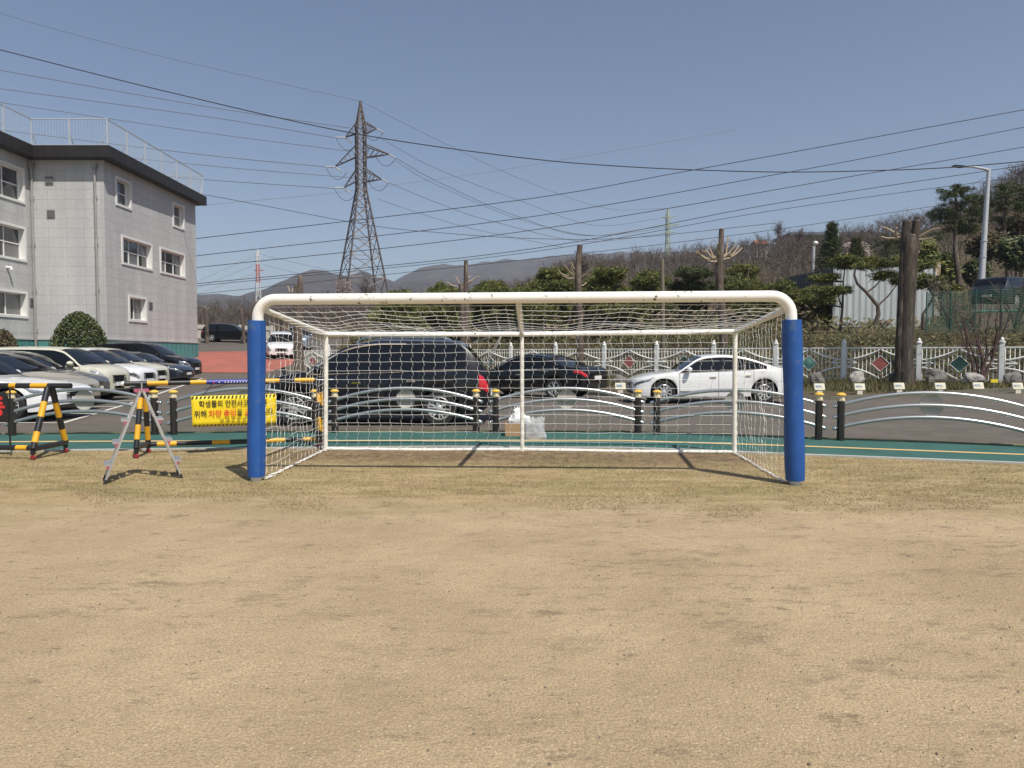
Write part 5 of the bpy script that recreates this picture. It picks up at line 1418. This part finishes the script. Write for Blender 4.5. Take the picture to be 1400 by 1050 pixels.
# ------------------------------------------------------------------ scrub on the bank and bed planting
def scrubpos(t0,t1,x0,x1,rng=R):
    t=rng.uniform(t0,t1); u=rng.uniform(x0,x1)   # u along the fence line
    p=FP.xy+Vector((-.854,.519))*u+FN*t
    return p
mb=MB()
for _ in range(42000):
    p=scrubpos(.6,6.5,-9,34); z=zg(p.x,p.y); k=noise.noise(Vector((p.x*.6,p.y*.6,0)))
    h=(.16+.35*max(0,k+.3))*(.5+R.random()); leaf(mb,Vector((p.x,p.y,z+h*R.random())),.055)
    if R.random()<.5: blades(mb,1,lambda: Vector((p.x,p.y,z)),.35,.012,.9)
tag(mb.build('dry_bank_scrub',m_scrub),kind='stuff')
mb=MB()
for _ in range(22000):
    p=scrubpos(.3,9,-9,34); 
    if noise.noise(Vector((p.x*.35,p.y*.35,7)))<.02: continue
    z=zg(p.x,p.y); leaf(mb,Vector((p.x,p.y,z+.55*R.random()**1.5)),.085)
tag(mb.build('green_bank_scrub',m_scrubgreen),kind='stuff')
mb=MB()
for _ in range(15000):
    u=R.uniform(-8,30); t=R.uniform(-3.4,-.2); p=FP.xy+Vector((-.854,.519))*u+FN*t
    if p.y<lot_edge(p.x)+.2: continue
    k=noise.noise(Vector((p.x*.8,p.y*.8,2)))
    blades(mb,2,lambda: Vector((p.x+R.uniform(-.05,.05),p.y+R.uniform(-.05,.05),zg(p.x,p.y))),.17+.16*max(0,k+.2),.010,.9)
tag(mb.build('bed_grass',leafmat('bed_grass_blades',(.10,.105,.038),.5,.8,(.20,.165,.075))),kind='stuff')
# far scrub slope
mb=MB()
for _ in range(16000):
    az=R.uniform(480,1480); rr=R.uniform(38,75); X=(az-700)/F*rr; p=Vector((X,rr))
    if fdist(X,rr)<5: continue
    z=zg(X,rr); k=noise.noise(Vector((X*.2,rr*.2,3)))
    leaf(mb,Vector((X,rr,z+(.5+.6*max(0,k))*R.random())),.20)
tag(mb.build('slope_scrub',m_scrub),kind='stuff')
mb=MB()
for _ in range(9000):
    rr=R.uniform(36,60); az=R.uniform(520,1120); X=(az-700)/F*rr
    if fdist(X,rr)<5: continue
    leaf(mb,Vector((X,rr,zg(X,rr)+1.4*R.random()**1.4)),.16)
tag(mb.build('under_pine_thicket',m_bushbr),kind='stuff')
# ivy on the fence
mb=MB()
d_=Vector((-.854,.519,0))
for c,wd,n_ in ((3.0,.9,900),(9.2,.7,500),(-1.8,.8,500)):
    for _ in range(n_):
        p=FP.xy+d_.xy*(c-1.2+R.gauss(0,wd*.5))+FN*(.12+R.random()*.35); leaf(mb,Vector((p.x,p.y,.45+R.random()**.8*1.35)),.07)
tag(mb.build('ivy',m_bush),'dark ivy clumps growing through the white fence','ivy',kind='stuff')
# ------------------------------------------------------------------ shed
def shed():
    Y=40; a=P(1138,447,Y); b=P(1281,447,Y+1.2); top=P(1138,368,Y).z; zb=a.z
    root=thing('corrugated_shed',a.to_tuple(),'white corrugated metal shed with a rusty corner post and dark long side','shed')
    m=M('white_corrugated_metal',(.42,.445,.44),.5,.1,var=.15,vs=.8,dirt=(.30,.24,.18),ds=1.5,dth=.66,aniso=(2,2,.25)); m2=M('dark_corrugated_metal',(.07,.075,.08),.5,.2,var=.2,vs=1)
    def corr(p,q,z0,z1p,z1q,mat,name):
        mb=MB(); d=(q-p); L=d.xy.length; d.normalize(); nn=Vector((d.y,-d.x,0)); K=int(L/.10)
        for i in range(K+1):
            t=i/K; ph=i%4; o=(0,.07,.07,0)[ph]; c=p.lerp(q,t)+nn*o
            mb.v+=[Vector((c.x,c.y,z0)),Vector((c.x,c.y,lerp(z1p,z1q,t)))]
        for i in range(K): mb.f.append([2*i,2*i+2,2*i+3,2*i+1]); mb.mi.append(0)
        return mb.build(name,mat,root)
    zb2=zb-.0
    corr(a,b,zb,top,top+.35,m,'front_wall')
    c=P(1062,450,52); ct=P(1062,383,52).z
    corr(c,a,zb-.3,ct,top,m2,'side_wall')
    d=b+(c-a)
    mb=MB(); v=[Vector((a.x,a.y,top+.02)),Vector((b.x,b.y,top+.37)),Vector((d.x,d.y,ct+.35)),Vector((c.x,c.y,ct+.02))]
    mb.add(v+[q+Vector((0,0,.06)) for q in v],[(3,2,1,0),(4,5,6,7),(0,1,5,4),(1,2,6,5),(2,3,7,6),(3,0,4,7)]); mb.build('roof',m2,root)
    mb=MB(); mb.box((b.x-.12,b.y-.12,(zb+top+.5)/2),(.30,.12,top+.55-zb)); mb.build('corner_post',M('rusty_steel',(.30,.20,.12),.8,var=.4,vs=4,dirt=(.5,.48,.42),ds=2,dth=.5),root)
    mb=MB(); mb.bar(Vector((a.x,a.y-.02,zb-.10)),Vector((b.x,b.y-.02,zb-.10)),.12,.18); mb.build('base_beam',m2,root)
    mb=MB()
    for k in range(4):
        p=a.lerp(b,k/3); mb=MB(); mb.box((p.x,p.y+.05,zb-.75),(.22,.22,1.15)); mb.build('support',m_conc,root)
    for t0 in (.25,.6):
        p=c.lerp(a,t0); q=c.lerp(a,t0+.2); z=lerp(ct,top,t0)-1.1
        mb=MB(); mb.bar(p+Vector((-.08,-.08,0))+Vector((0,0,z-p.z)),q+Vector((-.08,-.08,0))+Vector((0,0,z-q.z)),.06,.7); mb.build('window',m_pane,root)
shed()
# ------------------------------------------------------------------ green mesh fence, retaining wall, car behind it
def meshfence():
    a=P(1266,452,31.5); b=P(1440,462,29.5); ta=P(1205,395,31.5).z; 
    m=M('green_mesh_wire',(.02,.085,.055),.6)
    a.z=zg(a.x,a.y); b.z=zg(b.x,b.y)
    root=thing('mesh_fence',a.to_tuple(),'sagging green wire mesh fence on the right bank','fence')
    H=1.85; mb=MB(); K=95
    for i in range(K+1):
        p=a.lerp(b,i/K); p.z=zg(p.x,p.y); mb.tube([p,p+Vector((.02*math.sin(i),0,H+.06*math.sin(i*.21)))],.011,3,cap=False)
    for j in range(19):
        mb.tube([Vector((*a.lerp(b,i/24).xy,zg(*a.lerp(b,i/24).xy)+H*j/18+.06*math.sin(i*.6)*j/18)) for i in range(25)],.010,3,cap=False)
    mb.build('mesh',m,root)
    for i in range(6):
        p=a.lerp(b,i/5); p.z=zg(p.x,p.y); mb=MB(); mb.tube([p-Vector((0,0,.2)),p+Vector((0,0,H+.1))],.03,8); mb.build('post',m,root)
    c=P(1330,430,33); d=P(1440,432,32); 
    w_=thing('retaining_wall',(c.x,c.y,zg(c.x,c.y)),'low pinkish wall with a green rail under the car at right','wall')
    mb=MB(); mb.bar(Vector((c.x,c.y,c.z-.62)),Vector((d.x,d.y,c.z-.62)),.3,1.25); mb.build('wall_body',M('pink_render',(.30,.205,.165),.9,var=.25,vs=2),w_)
    mb=MB(); mb.tube([Vector((c.x-.2,c.y-.1,c.z+.12)),Vector((d.x,d.y-.1,c.z+.14))],.05,8); mb.build('rail',M('green_rail',(.03,.20,.12),.5),w_)
    return c
cw=meshfence()
# parked dark car on the terrace
nose=Vector(((1440-700)/F*37,38.6)); 
cr_,_i=car('parked_car','suv',(nose.x,nose.y),30,paint('dark_green_grey_car_paint',(.03,.04,.04),.4),'dark car seen through the green mesh fence at the right edge','car',tail=False,scale=(1,1,.95))
cr_.location.z=P(1370,425,36.5).z+.15; cr_.rotation_euler.y=0
tr_=MB(); zt=cr_.location.z-.02
tr_.prism([(cw.x+.3,33.4),(40,32.7),(40,44),((cw.x+.3)*44/33.3+.5,44)],zt-1.6,zt); tag(tr_.build('terrace',M('terrace_ground',(.20,.17,.13),.9,var=.2,vs=1)),kind='structure')
# ------------------------------------------------------------------ street lamps and poles
def lamp():
    Y=44; b=P(1341,395,Y); 
    root=thing('street_lamp',(b.x,b.y,zg(b.x,b.y)),'tall leaning silver street lamp with a dark flat head at right','street lamp')
    top=P(1352,231,Y); b0=Vector((b.x-.2,b.y,zg(b.x,b.y)-.3))
    mb=MB(); mb.tube([b0,b,b.lerp(top,.5),top],[.21,.2,.15,.11],14); mb.build('pole',m_galv,root,True)
    mb=MB(); e=P(1330,228,Y-.5); h0=P(1316,228,Y-.8); mb.tube([top-Vector((0,0,.1)),P(1346,231,Y-.15),e,h0],[.10,.08,.06,.05],10); mb.build('arm',m_galv,root,True)
    mb=MB(); h1=P(1304,227,Y-1.1); mb.bar(h0,h1,.28,.10); mb.build('lamp_head',m_black,root)
    for z in (330,352):
        q=b.lerp(top,(395-z*1.0)/(395-231)); mb=MB(); mb.lathe([(.19,0),(.2,0),(.2,.08),(.19,.08)],q,n=12); mb.build('band',m_galv,root)
lamp()
b=P(1112,368,62); r_=thing('lamp_post',(b.x,b.y,zg(b.x,b.y)),'short grey post with a round white lamp beyond the shed','lamp post')
mb=MB(); mb.tube([Vector((b.x,b.y,zg(b.x,b.y))),P(1112.5,337,62)],.13,8); mb.build('post',m_galv,r_)
mb=MB(); mb.blob(P(1115,332.5,62),(.22,.22,.2),1,.0,2); mb.build('lamp',m_white,r_,True)
b=P(1146.5,362,56); r_=thing('metal_pole',(b.x,b.y,zg(b.x,b.y)),'thin grey pole in front of the conical fir','pole')
mb=MB(); mb.tube([Vector((b.x,b.y,zg(b.x,b.y))),P(1146.5,307,56)],.045,6); mb.build('pole_shaft',m_galv,r_)
# farm roof and flat building on the hilltop
b=P(1038,337,132); r_=thing('house',b.to_tuple(),'small house with an orange tiled roof on the hilltop','house')
mb=MB(); mb.box(b+Vector((0,0,-1)),(2.0,3,2.6)); mb.build('wall',m_conc,r_)
mb=MB(); z=b.z+.25
mb.add([(b.x-1.3,b.y-1.8,z),(b.x+1.3,b.y-1.8,z),(b.x+1.0,b.y,z+.9),(b.x-1.0,b.y,z+.9),(b.x-1.3,b.y+1.8,z),(b.x+1.3,b.y+1.8,z)],[(0,1,2,3),(3,2,5,4),(0,3,4),(1,5,2),(0,4,5,1)]); mb.build('roof',M('orange_roof',(.36,.14,.08),.8),r_)
b=P(1140,319,128); r_=thing('hall',b.to_tuple(),'long low grey roofed building on the hilltop behind the fir','building')
mb=MB(); mb.box(b+Vector((4,4,-1.4)),(23,6,2.2)); mb.build('wall',m_conc,r_)
mb=MB(); mb.box(b+Vector((4,3.6,-.1)),(24,8,.5)); mb.build('roof',M('slate_blue_roof',(.12,.15,.20),.6),r_)
# ------------------------------------------------------------------ pylons
def pylon(name,px,yt,yb,Y,mat,label,arms,wb_px,wt_px,waist_y,thick=1.0,horn=None,panels=11,mats=None):
    s=F/Y; cx=P(px,yb,Y).x; zt=P(px,yt,Y).z; zw=P(px,waist_y,Y).z; zb=P(px,yb,Y).z
    g=zg(cx,Y); root=thing(name,(cx,Y,min(g,zb)),label,'pylon')
    hb=wb_px/s/2; hw=wt_px/s/2
    slope=(hb-hw)/(zb-zw)
    z0=min(g,zb)-.5; h0=hw+slope*(z0-zw)
    rotm=Matrix.Rotation(math.radians(28),3,'Z')
    def cpt(sx,sy,z):
        if z<=zw: h=hw+slope*(z-zw)
        else:
            zk=zt-(zt-zw)*.30; h=hw*1.0 if z<zk else hw*(zt-z)/(zt-zk)
            h=hw if z<zk else max(.05,h)
        return Vector((cx,Y,z))+rotm@Vector((sx*h,sy*h,0))
    r1=.19*thick; r2=.085*thick
    mb=MB()
    zs=[z0]; 
    z=zb
    lv=[z0]
    k=panels; 
    for i in range(1,k+1): lv.append(z0+(zw-z0)*(1-(1-i/k)**1.5))
    zk=zt-(zt-zw)*.30; ku=6
    for i in range(1,ku+1): lv.append(zw+(zk-zw)*i/ku)
    for i in range(1,5): lv.append(zk+(zt-zk)*i/4)
    for sx in (-1,1):
        for sy in (-1,1):
            mb=MB(); mb.tube([cpt(sx,sy,q) for q in lv],r1,4); mb.build('leg',mat,root)
    mb=MB()
    cor=[(-1,-1),(1,-1),(1,1),(-1,1)]
    for a,b in zip(lv,lv[1:]):
        if b>=zt-.01: continue
        for i in range(4):
            p,q=cor[i],cor[(i+1)%4]
            mb.tube([cpt(*p,a),cpt(*q,b)],r2,3,cap=False); mb.tube([cpt(*q,a),cpt(*p,b)],r2,3,cap=False)
            mb.tube([cpt(*p,b),cpt(*q,b)],r2,3,cap=False)
    mb.build('bracing',mat,root)
    m_ins=M('insulator_glass',(.55,.55,.55),.4)
    tips=[]
    for (ya,lx,ly,rx,ry) in arms:
        zc=P(px,ya,Y).z
        for tx,ty in ((lx,ly),(rx,ry)):
            if tx is None: continue
            tip=P(tx,ty,Y)
            sg=-1 if tx<px else 1
            mb=MB()
            base=[cpt(sg,sy,zc+dz) for sy in (-1,1) for dz in (0,hw*.9 if thick>1.01 or Y>200 else 2.6)]
            for q in base: mb.tube([q,tip],r2*1.3,4)
            N=5
            for k in range(N):
                t0,t1=k/N,(k+1)/N
                for i,j in ((0,1),(2,3),(0,2),(1,3)):
                    mb.tube([base[i].lerp(tip,t0),base[j].lerp(tip,t1)],r2*.8,3,cap=False)
            mb.build('cross_arm',mat,root)
            if thick>=1 and Y<200:
                e=P(tx+sg*(13 if sg<0 else 9),ty+(0 if sg<0 else 5),Y); 
                pts=[tip.lerp(e,k/14) for k in range(15)]
                mb=MB(); mb.tube(pts,[(.22 if k%2 else .10) for k in range(15)],6); mb.build('insulator',m_ins,root)
                e2=P(tx+9,ty+ (7 if sg<0 else -3),Y)
                if sg<0:
                    mb=MB(); pts=[tip.lerp(e2,k/10) for k in range(11)]; mb.tube(pts,[(.22 if k%2 else .10) for k in range(11)],6); mb.build('insulator',m_ins,root)
                # jumper loop
                lp=[]
                a_=e; b_=P(tx+ (16 if sg<0 else -20),ty+(8 if sg<0 else 0),Y)
                for k in range(13):
                    u=k/12; q=a_.lerp(b_,u); q.z-=4*u*(1-u)*2.0; lp.append(q)
                mb=MB(); mb.tube(lp,.05,4); mb.build('jumper_wire',m_darkwire,root)
    return root
m_pyl=M('grey_lattice_steel',(.125,.10,.09),.6,.3); m_pyr=M('red_white_lattice',(.42,.22,.18),.6,var=.0); m_pyg=M('pale_green_lattice',(.40,.46,.38),.6)
def banded():
    m=M('red_white_paint',(.5,.5,.5),.6); n,l=nt(m); g=n.new('ShaderNodeNewGeometry'); sp=n.new('ShaderNodeSeparateXYZ'); l.new(g.outputs[0],sp.inputs[0])
    wv=n.new('ShaderNodeMath'); wv.operation='MULTIPLY'; wv.inputs[1].default_value=1/22; l.new(sp.outputs[2],wv.inputs[0]); fr=n.new('ShaderNodeMath'); fr.operation='FRACT'; l.new(wv.outputs[0],fr.inputs[0])
    gt=n.new('ShaderNodeMath'); gt.operation='GREATER_THAN'; gt.inputs[1].default_value=.5; l.new(fr.outputs[0],gt.inputs[0])
    mx=n.new('ShaderNodeMix'); mx.data_type='RGBA'; mx.inputs[6].default_value=(.50,.16,.10,1); mx.inputs[7].default_value=(.6,.58,.55,1); l.new(gt.outputs[0],mx.inputs[0]); l.new(mx.outputs[2],n['Principled BSDF'].inputs['Base Color']); return m
pylon('lattice_pylon',495,138,402,150,m_pyl,'tall grey lattice pylon with three pairs of cross arms, nearest and largest',[(183,472,188,515,176),(215,458,228,532,211),(248,470,257,522,245)],56,11,258,panels=8)
pylon('lattice_pylon',353.5,340,440,420,banded(),'distant red and white lattice pylon above the left goal corner',[(346,346,346,361,346),(357,347,357,361,357),(370,347,370,361,370)],9,3.6,372,1.15,panels=6)
pylon('lattice_pylon',912.5,284,402,360,m_pyg,'distant pale green lattice pylon on the wooded ridge',[(298,903,297,925,295),(309,900,309,930,306),(319,904,319,924,317)],9,4,325,1.3,panels=6)
# ------------------------------------------------------------------ overhead wires
def wire(pts,label,wpx=.75,mat=None,group='overhead power lines'):
    """pts: (px,py,depth) ; smooth hanging curve through them"""
    q=[P(x,y,Y) for x,y,Y in pts]
    if len(q)==2:
        cur=[q[0].lerp(q[1],k/24) for k in range(25)]
    else:
        cur=[]
        for i in range(len(q)-1):
            p0=q[max(i-1,0)]; p1=q[i]; p2=q[i+1]; p3=q[min(i+2,len(q)-1)]
            if i==0: p0=p1*2-p2
            if i==len(q)-2: p3=p2*2-p1
            for k in range(12):
                t=k/12; cur.append(.5*((2*p1)+(p2-p0)*t+(2*p0-5*p1+4*p2-p3)*t*t+(3*p1-p0-3*p2+p3)*t**3))
        cur.append(q[-1])
    if pts[0][0]<275 and len(pts)>2: cur.insert(0,cur[0]+(cur[0]-cur[2])*9)
    if pts[-1][0]>1390: cur.append(cur[-1]+(cur[-1]-cur[-3])*9)
    rs=[max(.004,wpx/F*p.y/2) for p in cur]
    mb=MB(); mb.tube(cur,rs,4); o=mb.build('power_line',mat or m_darkwire,None,True)
    return tag(o,label,'power line',group)
g_=m_palewire
wire([(-60,-8,70),(40,30,80),(250,84,112),(492,138,150)],'faint earth wire from the pylon tip to the upper left',.55,g_)
wire([(-60,53,38),(0,68,40),(240,128,44),(477,181,46),(700,214,46),(860,228,46),(1050,235,44),(1200,233,43),(1305,228.5,42),(1440,217,40)],'thick dark cable crossing the whole sky in front of the pylon',1.35)
wire([(-60,87,75),(0,96,82),(285,146,115),(478,175,149)],'wire from the pylon top left arm, uppermost of the left bundle',.9,g_)
wire([(-60,111,75),(0,121,82),(300,162,115),(456,188,149)],'wire ending at the left insulator of the top arm',.9,g_)
wire([(-60,130,75),(0,140,82),(300,184,115),(480,207,150)],'wire passing just under the top left insulator',.8,g_)
wire([(-60,168,75),(0,177.5,82),(300,214,115),(444,228,149)],'wire ending at the left insulator of the middle arm',.9,g_)
wire([(-60,186,75),(16,198,82),(300,228,115),(482,243,150)],'wire passing behind the roof railing to the pylon body',.8,g_)
wire([(100,230,80),(272,245,110),(456,257.5,149)],'wire ending at the left insulator of the bottom arm',.9,g_)
wire([(150,296,200),(265,282,230),(445,265,280),(542,252,310),(700,230,330),(1010,177,330)],'faint far wire rising to the right behind the pylon',.5,g_)
wire([(200,258,60),(275,265.5,60),(500,307,60),(600,318,60),(711,325.5,60),(814,327,60),(900,322,60),(1060,305,60)],'sagging wire from the school corner across the pylon middle',.7)
M_=[([(262,327),(700,275),(950,232),(1400,150),(1460,138)],'uppermost of the parallel wires rising to the right',.95),
 ([(262,350.5),(700,300),(1075,236),(1400,174),(1460,162)],'second of the parallel wires rising to the right',.9),
 ([(262,366.5),(700,318.5),(1200,235),(1400,201),(1460,190)],'third of the parallel wires rising to the right',.9),
 ([(262,388.5),(700,344),(1050,280),(1400,226),(1460,217)],'fourth parallel wire, passing over the pruned trunk tops',.85),
 ([(262,391.5),(700,348),(1050,289),(1400,241),(1460,233)],'fifth parallel wire close below the fourth',.7),
 ([(262,403),(700,357),(1000,322),(1290,280),(1460,254)],'lowest of the parallel wires skimming the hilltop trees',.65)]
for pts,lab,wd in M_:
    n_=len(pts); wire([(x,y,lerp(62,46,(x-262)/1200)) for x,y in pts],lab,wd)
wire([(495,139,150),(600,192,200),(720,248,270),(830,285,330),(912,285,360)],'faint earth wire from the pylon tip down to the right',.5,g_)
wire([(522,190,150),(600,232,190),(707,273,260),(814,308,320),(900,299,360)],'wire from the top right arm sagging towards the green pylon',.65,g_)
wire([(541,216,150),(600,249,185),(700,293,250),(800,322,310),(901,310,360)],'wire from the middle right arm sagging towards the green pylon',.8,g_)
wire([(541,220,150),(600,254,185),(720,303,260),(820,322,320),(928,308,360)],'wire just under the middle right arm wire',.6,g_)
wire([(532,250,150),(600,278,185),(675,303,240),(800,330,310),(905,320,360)],'wire from the bottom right arm sagging behind the pruned trunk',.7,g_)
wire([(516,272,150),(600,300,190),(665,317,240),(770,338,310)],'lowest wire leaving the pylon body to the right',.6,g_)
wire([(270,385,200),(348,350,420)],'faint wire rising to the red and white pylon, upper',.4,g_)
wire([(270,394,200),(348,362,420)],'faint wire rising to the red and white pylon, middle',.4,g_)
wire([(270,402,200),(348,374,420)],'faint wire rising to the red and white pylon, lower',.4,g_)
wire([(360,349,420),(460,372,500)],'faint wire falling right from the red and white pylon, upper',.4,g_)
wire([(360,362,420),(450,384,500)],'faint wire falling right from the red and white pylon, lower',.4,g_)
wire([(1352,240,44),(1312,262,47)],'short stay wire left of the street lamp top',.5); wire([(1353,240,44),(1372,256,46)],'short stay wire right of the street lamp top',.5)
# ------------------------------------------------------------------ mountains
def mountain(prof,Y,depth,name,mat,amp,seed):
    mb=MB(); N=150; J=16
    x0,x1=prof[0][0],prof[-1][0]
    for j in range(J+1):
        v=j/J
        for i in range(N+1):
            px=lerp(x0,x1,i/N); YY=Y-depth*(1-v)
            zr=CH+(485.5-interp(prof,px))*Y/F
            X=(px-700)/F*Y
            q=Vector((X*.006,YY*.006,seed))
            z=lerp(-5,zr,v**.8)+noise.noise(q)*amp*(.3+v*.6 if v<1 else .35)+noise.noise(q*5)*amp*.22*(1 if v<1 else .8)+noise.noise(q*18)*amp*.05
            mb.v.append(Vector((X,YY,z)))
    for j in range(J):
        for i in range(N):
            a=j*(N+1)+i; mb.f.append([a,a+1,a+N+2,a+N+1]); mb.mi.append(0)
    # back slope
    o=len(mb.v)
    for i in range(N+1):
        p=mb.v[J*(N+1)+i]; mb.v.append(Vector((p.x,p.y+depth*.7,-5)))
    for i in range(N):
        a=J*(N+1)+i; mb.f.append([a,a+1,o+i+1,o+i]); mb.mi.append(0)
    return tag(mb.build(name,mat,smooth=True),kind='structure')
def mtmat(name,c1,c2,rockc=None):
    m=bpy.data.materials.new(name); m.use_nodes=True; n,l=nt(m); b=n['Principled BSDF']; b.inputs['Roughness'].default_value=1; b.inputs['Specular IOR Level'].default_value=0
    g=n.new('ShaderNodeNewGeometry'); t=n.new('ShaderNodeTexNoise'); t.inputs['Scale'].default_value=.022; t.inputs['Detail'].default_value=12; t.inputs['Roughness'].default_value=.8; l.new(g.outputs[0],t.inputs[0])
    mr=n.new('ShaderNodeMapRange'); mr.inputs[1].default_value=.35; mr.inputs[2].default_value=.65; l.new(t.outputs[0],mr.inputs[0])
    mx=n.new('ShaderNodeMix'); mx.data_type='RGBA'; mx.inputs[6].default_value=(*c1,1); mx.inputs[7].default_value=(*c2,1); l.new(mr.outputs[0],mx.inputs[0]); l.new(mx.outputs[2],b.inputs['Base Color'])
    bp=n.new('ShaderNodeBump'); bp.inputs['Strength'].default_value=1; bp.inputs['Distance'].default_value=12; l.new(t.outputs[0],bp.inputs['Height']); l.new(bp.outputs[0],b.inputs['Normal']); return m
mountain([(-400,410),(100,402),(265,404),(300,402),(330,404),(345,402),(355,398),(385,390),(405,383),(420,376),(440,371),(455,375),(475,378),(500,372),(525,380),(545,388),(570,384),(700,390)],1500,600,'hills',mtmat('winter_forest_hill',(.035,.03,.03),(.10,.08,.065)),24,3)
mountain([(480,395),(540,386),(556,378),(575,370),(590,364),(605,363),(622,362),(640,364),(660,359),(690,357),(720,358),(760,350),(850,345),(1000,345),(1600,330)],1900,700,'hills',mtmat('winter_rocky_hill',(.03,.027,.028),(.11,.09,.075)),28,11)
mountain([(-300,425),(265,418),(300,420),(345,424),(420,415),(480,412),(540,416),(650,425)],620,240,'hills',mtmat('brown_forest_hill',(.075,.055,.042),(.13,.10,.075)),9,21)
# ------------------------------------------------------------------ air
hz=MB(); hz.box((0,1150,180),(5600,2760,375)); hb_=hz.build('haze',None) if False else None
m_hz=bpy.data.materials.new('haze_air'); m_hz.use_nodes=True; n,l=nt(m_hz); n.remove(n['Principled BSDF'])
pv=n.new('ShaderNodeVolumePrincipled'); pv.inputs['Density'].default_value=.00025; pv.inputs['Color'].default_value=(.80,.86,1,1); pv.inputs['Anisotropy'].default_value=0
l.new(pv.outputs[0],n['Material Output'].inputs['Volume'])
hz=MB(); hz.box((0,1270,186),(7600,2720,384)); tag(hz.build('haze',m_hz),kind='stuff')
